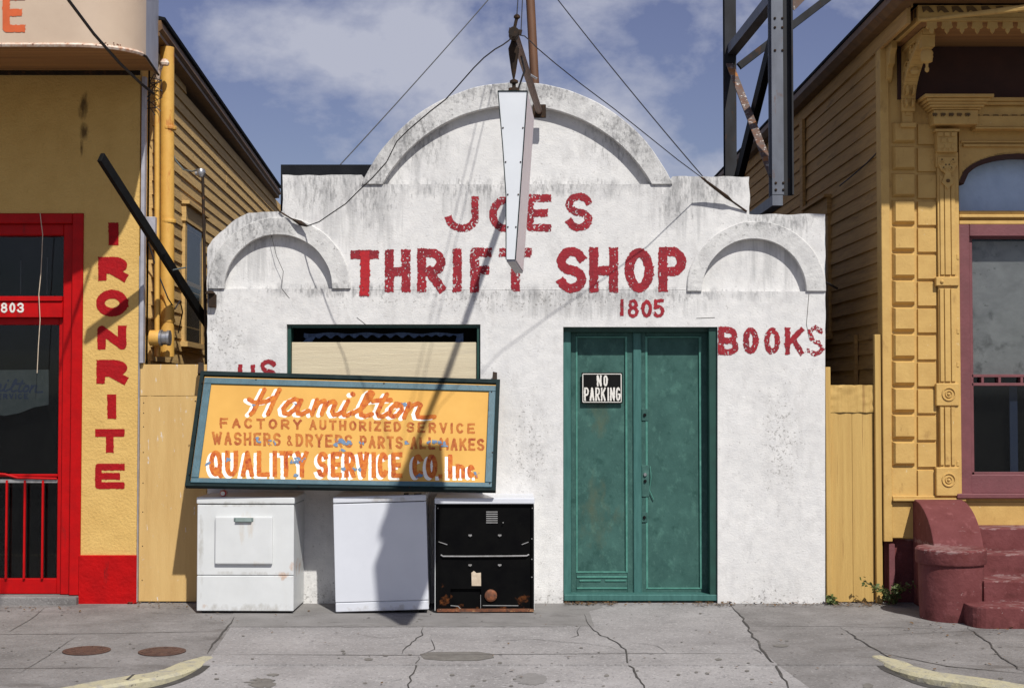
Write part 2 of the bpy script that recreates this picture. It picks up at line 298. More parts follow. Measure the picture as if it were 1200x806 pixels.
M['paper'] = mk('torn_paper', (0.62, 0.52, 0.40), (0.45, 0.36, 0.26), 24, 0.9)
M['sign_yellow'] = mk('yellow_sign_paint', (0.61, 0.345, 0.085), (0.55, 0.305, 0.072), 3, 0.7, spec=0.2, rvar=0.2, bump=0.08, bscale=20, marks=[((0.52, 0.27, 0.05), 30, 0.73, 0.03, (1, 1, 1), 0.5)])
M['sign_frame'] = mk('blue_frame_paint', (0.042, 0.115, 0.15), (0.028, 0.08, 0.105), 12, 0.55, bump=0.3, marks=[((0.02, 0.045, 0.055), 16, 0.60, 0.08, (1, 1, 1), 0.7)])
M['sign_edge'] = mk('dark_sign_edge', (0.006, 0.014, 0.015), (0.012, 0.024, 0.025), 12, 0.7, spec=0.12)
M['sign_orange'] = mk('weathered_orange_lettering', (0.55, 0.185, 0.028), (0.42, 0.085, 0.02), 30, 0.75, detail=3, spec=0.2, marks=[((0.26, 0.022, 0.012), 24, 0.54, 0.1, (2, 1, .6), 0.8)])
M['sign_red'] = mk('weathered_rust_lettering', (0.30, 0.07, 0.022), (0.46, 0.17, 0.035), 14, 0.75, detail=3, spec=0.2, marks=[((0.22, 0.03, 0.018), 10, 0.55, 0.1, (1, 1, .6), 0.7)])
M['sign_white'] = mk('white_letter_shadow', (0.82, 0.80, 0.74), (0.78, 0.74, 0.65), 20, 0.6)
M['chip_blue'] = mk('chipped_blue', (0.085, 0.15, 0.26), (0.14, 0.22, 0.32), 40, 0.7)
M['blade'] = mk('white_sheet_sign', (0.68, 0.705, 0.74), (0.64, 0.665, 0.70), 4, 0.3, rvar=0.1)
M['blade_side'] = mk('faded_pink_sign_face', (0.82, 0.72, 0.73), (0.76, 0.67, 0.68), 6, 0.5, marks=[((0.45, 0.20, 0.19), 8, 0.62, 0.08, (1, 1, .5), 0.6)])
M['iron'] = mk('dark_iron', (0.020, 0.016, 0.013), (0.04, 0.024, 0.015), 14, 0.7, spec=0.15, marks=[((0.14, 0.06, 0.02), 16, 0.58, 0.1, (1, 1, 1), 0.6)])
M['mast'] = mk('rusty_brown_pipe', (0.15, 0.068, 0.032), (0.09, 0.042, 0.022), 10, 0.6, stretch=(1, 1, .3))
M['wire'] = mk('black_wire', (0.012, 0.013, 0.017), (0.02, 0.02, 0.024), 10, 0.6)
M['frame_steel'] = mk('weathered_grey_steel', (0.15, 0.165, 0.20), (0.10, 0.11, 0.135), 6, 0.5, stretch=(1, 1, .4), metallic=0.1, marks=[((0.12, 0.05, 0.02), 9, 0.60, 0.1, (1, 1, .5), 0.7)])
M['frame_dark'] = mk('dark_weathered_steel', (0.040, 0.042, 0.048), (0.026, 0.025, 0.026), 6, 0.7, spec=0.15, stretch=(1, 1, .4), marks=[((0.08, 0.04, 0.02), 9, 0.58, 0.1, (1, 1, .5), 0.7)])
M['recess'] = mk('dark_brown_paint', (0.06, 0.022, 0.014), (0.04, 0.015, 0.01), 5, 0.8)
M['frame_rust'] = mk('peeling_steel', (0.10, 0.085, 0.08), (0.12, 0.055, 0.03), 14, 0.7, marks=[((0.50, 0.48, 0.45), 18, 0.57, 0.04, (1, 1, 1), 0.8), ((0.34, 0.13, 0.02), 6, 0.57, 0.05, (1, 1, 1), 0.8)])
M['concrete'] = mk('grey_concrete', (0.345, 0.33, 0.328), (0.275, 0.262, 0.26), 2.2, 0.92, bump=1.0, bscale=70, spec=0.2, lum=0.25, lscale=0.9,
                   marks=[((0.46, 0.45, 0.44), 42, 0.55, 0.1, (1, 1, 1), 0.55), ((0.11, 0.105, 0.105), 48, 0.56, 0.1, (1, 1, 1), 0.6), ((0.17, 0.165, 0.165), 14, 0.56, 0.12, (1, 1, 1), 0.5), ((0.15, 0.14, 0.14), 1.3, 0.60, 0.14, (1, 2.2, 1), 0.4), ((0.05, 0.048, 0.048), 9, 0.71, 0.03, (1, 1, 1), 0.7)])
M['concrete_side'] = mk('grey_slab_concrete', (0.26, 0.247, 0.242), (0.185, 0.175, 0.17), 2.6, 0.92, bump=0.9, bscale=60, spec=0.2, lum=0.25, lscale=1.1,
                   marks=[((0.35, 0.34, 0.33), 42, 0.56, 0.1, (1, 1, 1), 0.5), ((0.08, 0.07, 0.066), 48, 0.56, 0.1, (1, 1, 1), 0.6), ((0.12, 0.11, 0.105), 14, 0.56, 0.12, (1, 1, 1), 0.5), ((0.085, 0.075, 0.068), 1.5, 0.56, 0.14, (1, 2.5, 1), 0.6), ((0.05, 0.045, 0.042), 8, 0.70, 0.03, (1, 1, 1), 0.7)])
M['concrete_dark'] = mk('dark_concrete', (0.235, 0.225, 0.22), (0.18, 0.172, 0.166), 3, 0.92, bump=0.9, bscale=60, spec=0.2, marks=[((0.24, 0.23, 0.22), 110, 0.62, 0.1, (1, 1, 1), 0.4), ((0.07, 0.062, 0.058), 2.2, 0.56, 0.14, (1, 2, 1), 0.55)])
M['asphalt'] = mk('asphalt', (0.13, 0.128, 0.125), (0.10, 0.098, 0.096), 3, 0.9, bump=0.8, bscale=60)
M['crack'] = mk('crack_dirt_and_kerb_shade', (0.035, 0.032, 0.029), (0.07, 0.065, 0.06), 20, 0.95)  # dirt in cracks, and the painted shadow strip along the kerb foot
M['joint'] = mk('joint_dirt', (0.075, 0.07, 0.065), (0.11, 0.10, 0.095), 20, 0.95)
M['patch'] = mk('tar_patch', (0.12, 0.11, 0.10), (0.17, 0.16, 0.145), 14, 0.9, bump=0.6)
M['kerb'] = mk('yellow_kerb_paint', (0.44, 0.40, 0.255), (0.37, 0.345, 0.25), 8, 0.8, bump=0.8, bscale=40, marks=[((0.28, 0.265, 0.235), 14, 0.52, 0.10, (1, 1, 1), 0.8), ((0.10, 0.09, 0.08), 40, 0.60, 0.05, (1, 1, 1), 0.7)])
M['lid'] = mk('rusty_iron_cover', (0.10, 0.05, 0.035), (0.065, 0.034, 0.026), 20, 0.7, bump=0.6)
M['leaf'] = mk('weed_leaf', (0.085, 0.115, 0.03), (0.06, 0.085, 0.02), 20, 0.6)
M['stem'] = mk('weed_stem', (0.16, 0.14, 0.05), (0.10, 0.09, 0.03), 20, 0.7)
M['litter'] = mk('dry_leaf_litter', (0.16, 0.085, 0.03), (0.08, 0.05, 0.025), 20, 0.9)
M['can_red'] = mk('red_can', (0.5, 0.02, 0.03), (0.4, 0.02, 0.03), 10, 0.3)

# ------------------------------------------------------------------ stroke lettering, rastered to small faces so brush edges and wear are real
def arc(cx, cy, rx, ry, a0, a1, n=14):
    return [(cx + rx * math.cos(R(a0 + (a1 - a0) * i / n)), cy + ry * math.sin(R(a0 + (a1 - a0) * i / n))) for i in range(n + 1)]
GL = {
 'A': [[(0, 1), (.5, 0), (1, 1)], [(.2, .68), (.8, .68)]],
 'B': [[(0, 0), (0, 1)], [(0, 0), (.5, 0)] + arc(.5, .24, .42, .24, -90, 90) + [(0, .48)], [(.5, .48)] + arc(.5, .74, .5, .26, -90, 90) + [(0, 1)]],
 'C': [arc(.5, .5, .5, .5, -45, -315, 20)],
 'D': [[(0, 0), (0, 1)], [(0, 0), (.35, 0)] + arc(.35, .5, .65, .5, -90, 90) + [(0, 1)]],
 'E': [[(1, 0), (0, 0), (0, 1), (1, 1)], [(0, .5), (.8, .5)]],
 'F': [[(1, 0), (0, 0), (0, 1)], [(0, .5), (.8, .5)]],
 'G': [arc(.5, .5, .5, .5, -45, -360, 20) + [(.6, .5)]],
 'H': [[(0, 0), (0, 1)], [(1, 0), (1, 1)], [(0, .52), (1, .52)]],
 'I': [[(.5, 0), (.5, 1)]],
 'J': [[(1, 0), (1, .6)] + arc(.5, .62, .5, .38, 0, 170)],
 'K': [[(0, 0), (0, 1)], [(1, 0), (0, .62)], [(.38, .4), (1, 1)]],
 'L': [[(0, 0), (0, 1), (1, 1)]],
 'M': [[(0, 1), (0, 0), (.5, .7), (1, 0), (1, 1)]],
 'N': [[(0, 1), (0, 0), (1, 1), (1, 0)]],
 'O': [arc(.5, .5, .5, .5, 0, 360, 28)],
 'P': [[(0, 0), (0, 1)], [(0, 0), (.5, 0)] + arc(.5, .28, .5, .28, -90, 90) + [(0, .56)]],
 'Q': [arc(.5, .5, .5, .5, 0, 360, 28), [(.5, .8), (1.05, 1.06)]],
 'R': [[(0, 0), (0, 1)], [(0, 0), (.5, 0)] + arc(.5, .27, .5, .27, -90, 90) + [(0, .54)], [(.4, .54), (1, 1)]],
 'S': [arc(.5, .255, .5, .255, -25, -270) + arc(.5, .755, .5, .245, -90, 158)],
 'T': [[(0, 0), (1, 0)], [(.5, 0), (.5, 1)]],
 'U': [[(0, 0), (0, .6)] + arc(.5, .62, .5, .38, 180, 0) + [(1, 0)]],
 'V': [[(0, 0), (.5, 1), (1, 0)]],
 'W': [[(0, 0), (.25, 1), (.5, .15), (.75, 1), (1, 0)]],
 'Y': [[(0, 0), (.5, .52), (1, 0)], [(.5, .52), (.5, 1)]],
 'Z': [[(0, 0), (1, 0), (0, 1), (1, 1)]],
 '&': [[(1, 1), (.2, .3)] + arc(.42, .2, .25, .2, 180, 380) + [(.15, .6)] + arc(.4, .76, .36, .24, 200, 30)],
 'n': [[(0, .35), (0, 1)], [(0, .62)] + arc(.5, .6, .5, .22, 190, 360) + [(1, 1)]],
 'c': [arc(.5, .68, .5, .32, -45, -315)],
 '.': [[(.5, 1), (.5, .995)]], '*': [[(.5, .5), (.5, .505)]],
 '0': [arc(.5, .5, .5, .5, 0, 360, 28)], '1': [[(.5, 0), (.5, 1)]],
 '3': [arc(.45, .25, .5, .25, -160, 90) + arc(.45, .75, .55, .25, -90, 160)],
 '5': [[(.95, 0), (.12, 0), (.05, .44)] + arc(.45, .69, .53, .31, -115, 155)],
 '8': [arc(.5, .24, .42, .24, 0, 360, 22), arc(.5, .74, .5, .26, 0, 360, 22)],
}
def glyph(ch, x0, x1, y0, y1, w):
    sx, sy = max(0.01, x1 - x0 - w), max(0.01, y1 - y0 - w)
    return [([(x0 + w / 2 + u * sx, y0 + w / 2 + v * sy) for u, v in st], w) for st in GL[ch]]
def word(txt, x0, x1, y0, y1, w, gap=0.35, slope=0.0, wide=None):
    """spread a word over a pixel span; I, 1 and dots take little room"""
    ws = [0.32 if c in 'I1.*' else (0.5 if c == ' ' else (1.3 if c in 'WM' else 1.0)) for c in txt]
    tot = sum(ws) + gap * (len(txt) - 1); k = (x1 - x0) / tot; x = x0; res = []
    for c, a in zip(txt, ws):
        if c != ' ':
            d = slope * (x - x0); res += glyph(c, x, x + a * k, y0 + d, y1 + d, w)
        x += (a + gap) * k
    return res
_perm = np.random.RandomState(3).rand(256, 256)
def vnoise(x, y):
    xi, yi = np.floor(x).astype(int), np.floor(y).astype(int); fx, fy = x - xi, y - yi
    fx = fx * fx * (3 - 2 * fx); fy = fy * fy * (3 - 2 * fy)
    g = lambda a, b: _perm[a % 256, b % 256]
    return (g(xi, yi) * (1 - fx) + g(xi + 1, yi) * fx) * (1 - fy) + (g(xi, yi + 1) * (1 - fx) + g(xi + 1, yi + 1) * fx) * fy
def raster(name, strokes, pmap, m, parent, cell=0.6, rough=0.8, wear=0.0, square=True, wscale=1.7, label=None, off=(0, 0), dab=2.6):
    xs = [p[0] for s, w in strokes for p in s]; ys = [p[1] for s, w in strokes for p in s]; wm = max(w for s, w in strokes)
    x0, x1, y0, y1 = min(xs) - wm, max(xs) + wm, min(ys) - wm, max(ys) + wm
    nx, ny = int((x1 - x0) / cell) + 1, int((y1 - y0) / cell) + 1
    gx, gy = np.meshgrid(x0 + (np.arange(nx) + .5) * cell, y0 + (np.arange(ny) + .5) * cell)
    jit = rough * ((vnoise(gx / dab + 31, gy / dab) - .5) * 1.6 + (vnoise(gx / 1.3, gy / 1.3 + 17) - .5) * 1.2)
    ins = np.zeros_like(gx, bool)
    for pts, w in strokes:
        h = w / 2 + jit
        for i in range(len(pts) - 1):
            (ax, ay), (bx, by) = pts[i], pts[i + 1]; dx, dy = bx - ax, by - ay; Lg = math.hypot(dx, dy)
            if Lg < 1e-6: continue
            dx /= Lg; dy /= Lg
            t = (gx - ax) * dx + (gy - ay) * dy; n = np.abs((gx - ax) * dy - (gy - ay) * dx)
            ea = h if (square and i == 0) else 0; eb = h if (square and i == len(pts) - 2) else 0
            ins |= (n < h) & (t > -ea) & (t < Lg + eb)
        for i, (ax, ay) in enumerate(pts):
            if square and i in (0, len(pts) - 1): continue
            ins |= (gx - ax) ** 2 + (gy - ay) ** 2 < np.maximum(h, 0) ** 2
    if wear:
        v = vnoise(gx / wscale + 77, gy / wscale + 5) * 0.6 + vnoise(gx / (wscale * .45), gy / (wscale * .45) + 40) * 0.4
        big = vnoise(gx / 28 + 9, gy / 28 + 3)
        ins &= ~(v < wear * (0.55 + 0.9 * big))
    bm = bmesh.new(); cache = {}
    def V(i, j):
        k = (i, j)
        if k not in cache: cache[k] = bm.verts.new(pmap(x0 + i * cell + off[0], y0 + j * cell + off[1]))
        return cache[k]
    for j, i in zip(*np.nonzero(ins)):
        i, j = int(i), int(j); bm.faces.new((V(i, j), V(i, j + 1), V(i + 1, j + 1), V(i + 1, j)))
    mb = MB(); mb.bm.free(); mb.bm = bm
    # keep the faces turned to the street
    o = None
    me_off = wl(parent) if parent else Vector((0, 0, 0))
    for v in bm.verts: v.co -= me_off
    me = bpy.data.meshes.new(name); bm.to_mesh(me); bm.free(); me.materials.append(m)
    o = bpy.data.objects.new(name, me); COL.objects.link(o)
    if parent: o.parent = parent
    if label: o['label'] = label
    return o
# ================================================================== ground
def gz(y): return SLOPE * y
def slab(name, pts, m, z0=0.0, thick=0.2, kind='structure'):
    mb = MB(); top = [(x, y, gz(y) + z0) for x, y in pts]
    mb.prism(top, (0, 0, -thick)); o = mb.build(name, m); return tag(o, kind=kind)
mb = MB(); mb.face([(-600, -600, -.2), (600, -600, -.2), (600, 600, -.2), (-600, 600, -.2)]); tag(mb.build('ground', M['asphalt']), kind='structure')
def g2(px, py): p = G(px, py); return (p.x, p.y)
def smooth_path(P, it=3):
    P = [Vector((a, b)) for a, b in P]; Q = []
    for a, b in zip(P[:-1], P[1:]):
        k = max(2, min(30, int((b - a).length / .07))); Q += [a.lerp(b, q / k) for q in range(k)]
    Q.append(P[-1])
    for _ in range(it * 3): Q = [Q[0]] + [(Q[i - 1] + Q[i] * 2 + Q[i + 1]) / 4 for i in range(1, len(Q) - 1)] + [Q[-1]]
    return [(p.x, p.y) for p in Q]
LC = [g2(246, 770), (-2.06, -2.62), (-2.16, -2.88), g2(150, 797), (-2.70, -3.40), (-3.4, -3.56), (-5, -3.64), (-30, -3.7)]
RC = [g2(1025, 769), (2.47, -2.66), (2.60, -2.90), g2(1110, 793), (3.08, -3.27), (3.6, -3.42), (5.5, -3.55), (30, -3.6)]
YB = -2.40
LC, RC = smooth_path(LC), smooth_path(RC)
xl, xr = LC[0][0], RC[0][0]
jl = g2(283, 716); jr = g2(862, 706)
slab('sidewalk', [(-30, 0.6), (-30, -3.7)] + LC[-2::-1] + [(jl[0], jl[1]), (jl[0] + .03, .6)], M['concrete_side'])
cb = [g2(x, y) for x, y in ((853, 706), (872, 727), (884, 746), (893, 762))]; xc = cb[-1][0] + .02
slab('sidewalk', [(cb[0][0], .6)] + cb + [(xc, YB - .06), (xr - .002, YB - .06), (xr, RC[0][1])] + RC[1:] + [(30, .6)], M['concrete_side'])
slab('driveway', [(jl[0], .6), (jl[0], jl[1]), (xl, LC[0][1]), (xl, YB - .06), (xc, YB - .06)] + cb[::-1] + [(cb[0][0], .6)], M['concrete'])
mb = MB(); zt = gz(YB) - 0.006
xd = xc + .34
mb.hexa([(-30, -4.0, -.5), (xd, -4.0, -.5), (xc, YB, -.5), (-30, YB, -.5)], [(-30, -4.0, -.19), (xd, -4.0, -.19), (xc, YB, zt), (-30, YB, zt)])
tag(mb.build('driveway_apron', M['concrete']), kind='structure')
mb = MB(); mb.hexa([(xd, -4.0, -.5), (30, -4.0, -.5), (30, YB, -.5), (xc, YB, -.5)], [(xd, -4.0, -.19), (30, -4.0, -.19), (30, YB, zt), (xc, YB, zt)])
tag(mb.build('driveway_apron', M['concrete_side']), kind='structure')
G_flat = G
def G(px, py, lift=0.0):
    p = G_flat(px, py, lift)
    if p.y < YB - .06 and -2.0 - (YB - p.y) * .5 < p.x < 2.4 + (YB - p.y) * .55:
        sl = (-.19 - zt) / (-4.0 - YB); d = ray(px, py); t = (CAM.z - (zt + sl * (CAM.y - YB)) - lift) / (sl * d.y - d.z); p = CAM + d * t
    return p
def overlay(name, pxs, m, lift=0.004, rag=0.0):
    pts = []
    n = len(pxs)
    for i in range(n):
        (ax, ay), (bx, by) = pxs[i], pxs[(i + 1) % n]; k = max(1, int(math.hypot(bx - ax, by - ay) / 6)) if rag else 1
        for q in range(k):
            t = q / k; j = rag * (mnoise.noise((ax + (bx - ax) * t, ay * 1.7 + (by - ay) * t, 3.3)))
            pts.append(G(ax + (bx - ax) * t + j, ay + (by - ay) * t + j * .5, lift))
    mb = MB(); mb.face(pts); return tag(mb.build(name, m), kind='structure')
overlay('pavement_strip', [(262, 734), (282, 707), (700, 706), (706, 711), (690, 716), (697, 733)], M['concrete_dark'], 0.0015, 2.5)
def ribbon(mb, pxs, w0, lift, jag=2.0, step=5.0, seed=0.0):
    pts = []
    for (ax, ay), (bx, by) in zip(pxs[:-1], pxs[1:]):
        k = max(1, int(math.hypot(bx - ax, by - ay) / step))
        for q in range(k):
            t = q / k; x, y = ax + (bx - ax) * t, ay + (by - ay) * t
            pts.append((x + jag * 1.6 * mnoise.noise((x * .11, y * .16, seed)) + jag * .9 * mnoise.noise((x * .4, y * .5, seed + 7)), y + jag * .35 * mnoise.noise((x * .3, y * .3, seed + 3))))
    pts.append(pxs[-1]); P = [G(x, y, lift) for x, y in pts]; n = len(P)
    prev = None
    for i, p in enumerate(P):
        d = P[min(i + 1, n - 1)] - P[max(i - 1, 0)]; d.z = 0; d.normalize(); s = Vector((-d.y, d.x, 0))
        e = min(1, 4 * i / n + .15, 4 * (n - 1 - i) / n + .15); w = w0 * e * (0.7 + 0.9 * abs(mnoise.noise((p.x * 9, p.y * 9, seed))))
        a = mb.bm.verts.new(p + s * w / 2); b = mb.bm.verts.new(p - s * w / 2)
        if prev: mb.bm.faces.new((prev[0], a, b, prev[1]))
        prev = (a, b)
cracks = [([(684, 719), (694, 738), (722, 752), (733, 760), (736, 775), (742, 786), (752, 799), (758, 806), (766, 822)], .017, 3),
          ([(853, 706), (872, 727), (884, 746), (893, 762), (909, 778), (921, 797), (930, 815)], .022, 3),
          ([(498, 733), (495, 744), (478, 757), (471, 766)], .014, 3), ([(490, 768), (488, 780), (481, 792), (478, 806), (474, 818)], .013, 2.5),
          ([(505, 748), (510, 760), (492, 767)], .008, 2), ([(680, 733), (676, 744), (668, 747)], .008, 2), ([(560, 752), (620, 748), (668, 752), (712, 756), (735, 764)], .007, 2),
          ([(275, 722), (262, 740), (248, 757), (243, 765)], .026, 1.5), ([(735, 751), (770, 756), (782, 765)], .006, 2),
          ([(984, 734), (1012, 752), (1045, 771), (1080, 785)], .016, 2), ([(1132, 733), (1158, 752), (1172, 768), (1205, 790)], .016, 3), ([(1000, 745), (1060, 742), (1150, 738)], .006, 2),
          ([(880, 758), (893, 766)], .01, 2), ([(420, 742), (446, 747), (480, 745)], .005, 2), ([(90, 744), (60, 765), (20, 790)], .006, 1)]
mb = MB()
for i, (pp, w, j) in enumerate(cracks): ribbon(mb, pp, w * .75, 0.004 + 0.0001 * i, j, 4.0, i * 1.7)
tag(mb.build('pavement_cracks', M['crack']), kind='structure')
mb = MB()
joints = [([(240, 766), (470, 767), (735, 765), (890, 765)], .012), ([(-60, 743), (100, 742), (264, 739)], .012), ([(-60, 783), (80, 782), (150, 781)], .010), ([(10, 740), (36, 725), (52, 712)], .010),
          ([(870, 733), (985, 733), (1140, 737)], .008), ([(262, 734), (480, 734), (697, 734)], .008), ([(-60, 712), (40, 711), (75, 709)], .008)]
for i, (pp, w) in enumerate(joints): ribbon(mb, pp, w, 0.003 + 0.00008 * i, .5, 6, 20 + i)
tag(mb.build('pavement_joints', M['joint']), kind='structure')
def ell(cx, cy, rx, ry, n=26, rag=0.0): return [(cx + (rx * (1 + rag * mnoise.noise((k * .9, cx, 0)))) * math.cos(2 * math.pi * k / n), cy + ry * (1 + rag * mnoise.noise((k * .9, cy, 5))) * math.sin(2 * math.pi * k / n)) for k in range(n)]
for i, pp in enumerate([[(492, 766), (505, 763.5), (560, 763), (577, 765.5), (579, 770), (560, 773.5), (520, 773.5), (497, 771.5)], ell(432, 772, 5, 1.6, rag=.3), ell(586, 776, 2.4, 1.2), ell(711, 791, 3, 1.5), ell(795, 790, 2.4, 1.2), ell(816, 787, 2.2, 1.1), ell(842, 772, 4, 1.2, rag=.4), ell(915, 756, 9, 1.6, rag=.3), ell(1017, 803, 6, 3, rag=.5), ell(308, 800, 16, 6, rag=.9), ell(320, 790, 7, 1.5, rag=.9), ell(452, 767.5, 3, 1, rag=.3)]):
    mb = MB(); mb.face([G(x, y, 0.0025 + .00006 * i) for x, y in pp]); tag(mb.build('tar_patch', M['patch']), kind='structure')
mb = MB(); mb.face([G(x, y, .0022) for x, y in ell(622, 795, 19, 7, 40, rag=.5)]); tag(mb.build('worn_patch', M['concrete_dark']), kind='structure')
for k, (cx, cy) in enumerate([(101.5, 762.5), (190, 763.5)]):
    c = G(cx, cy); r = 27.3 * (c.y + 11.8) / F
    t = thing('manhole_cover', ['round rusty iron cover in the sidewalk, the one nearer the red door', 'round rusty iron cover in the sidewalk, the one nearer the yellow kerb'][k], 'manhole cover', (c.x, c.y, c.z), group='round iron covers in the sidewalk')
    m1 = MB(); m1.lathe((c.x, c.y, c.z), [(r, .001), (r, .007), (r * .9, .009)], 36); m1.build('rim', M['lid'], t)
    m1 = MB(); m1.lathe((c.x, c.y, c.z), [(r * .88, .002), (r * .88, .0115), (r * .2, .013)], 36)
    for a in range(8): m1.box(c.x - .012 + .6 * r * math.cos(a * .785), c.x + .012 + .6 * r * math.cos(a * .785), c.y - .012 + .6 * r * math.sin(a * .785), c.y + .012 + .6 * r * math.sin(a * .785), c.z + .009, c.z + .016)
    m1.build('lid', M['lid'], t)
def kerb(name, C, side):
    # a kerb stone strip following the outer edge of the slab, 13 cm wide
    pts = []
    pts = [Vector((a, b, 0)) for a, b in C[:-1]]
    pts.append(Vector((*C[-1], 0))); sm = pts[:]
    for _ in range(0): sm = [sm[0]] + [(sm[i - 1] + sm[i] * 2 + sm[i + 1]) / 4 for i in range(1, len(sm) - 1)] + [sm[-1]]
    mb = MB(); prev = None; n = len(sm)
    for i, p in enumerate(sm):
        d = (sm[min(i + 1, n - 1)] - sm[max(i - 1, 0)]).normalized(); s = Vector((-d.y, d.x, 0)) * side
        w = 0.125 * min(1, .3 + i / 4) + .006 * mnoise.noise(p * 6); z = gz(p.y) + .007 + .004 * mnoise.noise(p * 9)
        r_ = [mb.bm.verts.new(q) for q in ((p.x + s.x * .035, p.y + s.y * .035, z - .35), (p.x + s.x * .03, p.y + s.y * .03, z - .018), (p.x + s.x * .012, p.y + s.y * .012, z), (p.x - s.x * w, p.y - s.y * w, z + .002), (p.x - s.x * w, p.y - s.y * w, z - .05))]
        if prev:
            for a in range(4): mb.bm.faces.new((prev[a], prev[a + 1], r_[a + 1], r_[a]))
        else: mb.bm.faces.new(r_)
        prev = r_
    tag(mb.build(name, M['kerb']), kind='structure')
kerb('kerb', LC, 1); kerb('kerb', RC, -1)
def kerb_foot_shade(C, side):  # dark ribbon on the apron, painting the shadow line below the kerb face
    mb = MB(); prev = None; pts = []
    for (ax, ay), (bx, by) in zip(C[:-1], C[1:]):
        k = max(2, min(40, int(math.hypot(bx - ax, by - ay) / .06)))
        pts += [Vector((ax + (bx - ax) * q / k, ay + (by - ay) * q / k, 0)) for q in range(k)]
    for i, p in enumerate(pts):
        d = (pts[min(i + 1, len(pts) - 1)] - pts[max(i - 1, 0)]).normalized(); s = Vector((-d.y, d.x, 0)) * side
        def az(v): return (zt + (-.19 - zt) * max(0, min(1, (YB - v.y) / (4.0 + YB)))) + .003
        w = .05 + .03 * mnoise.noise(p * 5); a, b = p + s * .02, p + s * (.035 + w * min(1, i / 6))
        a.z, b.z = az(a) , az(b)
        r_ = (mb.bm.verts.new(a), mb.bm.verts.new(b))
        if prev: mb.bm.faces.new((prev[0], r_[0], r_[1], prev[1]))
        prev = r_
    tag(mb.build('kerb_shadow_strip', M['crack']), kind='structure')
kerb_foot_shade([c for c in LC if c[0] > -6], 1); kerb_foot_shade([c for c in RC if c[0] < 6], -1)
mb = MB(); p = G(150, 797); mb.box(p.x - .008, p.x + .008, p.y - .02, p.y + .14, p.z - .05, p.z + .0125); tag(mb.build('kerb_joint', M['crack']), kind='structure')
mb = MB(); ribbon(mb, [(1030, 763), (1060, 770), (1110, 780), (1205, 789)], .014, .0036, 1.0, 5, 33); tag(mb.build('pavement_joints', M['crack']), kind='structure')

# ================================================================== the white shop building
shop = thing('shop_building', 'small white stucco shop front with an arched parapet and red hand painted lettering', 'shop building', (0, 0, 0))
def jag(pts, amp, step=.05, sd=0.0):
    res = []
    n = len(pts)
    for i in range(n):
        a, b = Vector(pts[i]), Vector(pts[(i + 1) % n]); k = max(1, int((b - a).length / step))
        for q in range(k):
            p = a.lerp(b, q / k); keep = 0 if q == 0 else 1
            if p.z > 2.2: p.x += amp * mnoise.noise((p.x * 7, p.z * 7, sd)) * keep; p.z += amp * mnoise.noise((p.x * 8, p.z * 8, sd + 4)) * (1 if keep else .4)
            res.append(p)
    return res
A_c, A_R = (606, 295.7), 198.7
def circ(c, r, a0, a1, n): return [(c[0] + r * math.cos(R(a0 + (a1 - a0) * i / n)), c[1] + r * math.sin(R(a0 + (a1 - a0) * i / n))) for i in range(n + 1)]
a_half = math.degrees(math.asin(182 / 198.7))
outer = circ(A_c, 195, -90 - a_half + 1.2, -90 + a_half - 1.2, 26)
facade_px = [(243, 716), (243, 290), (249, 281), (258, 272), (275, 258), (291, 249.5), (331, 247.5), (331, 205), (424, 205)] + outer + [(788, 207), (878, 207), (878, 251), (967, 251), (967, 716)]
loop = jag([U(x, y, 0) for x, y in facade_px], .011)
bm = bmesh.new(); es = []
def addloop(pts):
    v = [bm.verts.new(p) for p in pts]; e = [bm.edges.new((v[i], v[(i + 1) % len(v)])) for i in range(len(v))]; es.extend(e); return v
vo = addloop(loop)
D_px = (660, 841, 383, 711); W_px = (336, 563, 380, 545)
holes = []
for (x0, x1, y0, y1) in (D_px, W_px):
    holes.append(addloop([U(x0, y0, 0), U(x0, y1, 0), U(x1, y1, 0), U(x1, y0, 0)]))
TY = []
for c_, r_, by in (((606, 304.7), 181.7, 216), ((326.5, 338), 64, 338.5), ((883.5, 341), 62, 341.5)):
    th = math.degrees(math.asin((by - c_[1]) / r_)); TY.append([U(x, y, 0) for x, y in circ(c_, r_, -180 - th, th, 44)]); holes.append(addloop(TY[-1]))
r_ = bmesh.ops.triangle_fill(bm, use_beauty=True, use_dissolve=False, edges=es)
TH = .25
front = [f for f in bm.faces]
for f in front:
    vs_ = [v.co + Vector((0, TH, 0)) for v in f.verts]
    f2 = bm.faces.new([bm.verts.new(p) for p in vs_][::-1])
for lp in [vo] + holes:
    n = len(lp)
    for i in range(n):
        a, b = lp[i].co, lp[(i + 1) % n].co
        bm.faces.new([bm.verts.new(p) for p in (a, b, b + Vector((0, TH, 0)), a + Vector((0, TH, 0)))])
bmesh.ops.remove_doubles(bm, verts=bm.verts[:], dist=1e-5)
mb = MB(); mb.bm.free(); mb.bm = bm; mb.build('wall', M['stucco'], shop)
for lp in TY:
    cx_ = sum(p.x for p in lp) / len(lp); cz_ = sum(p.z for p in lp) / len(lp)
    mb = MB(); mb.prism([(cx_ + (p.x - cx_) * 1.02, .058, cz_ + (p.z - cz_) * 1.03) for p in lp], (0, .04, 0)); mb.build('recessed_panel', M['stucco'], shop)
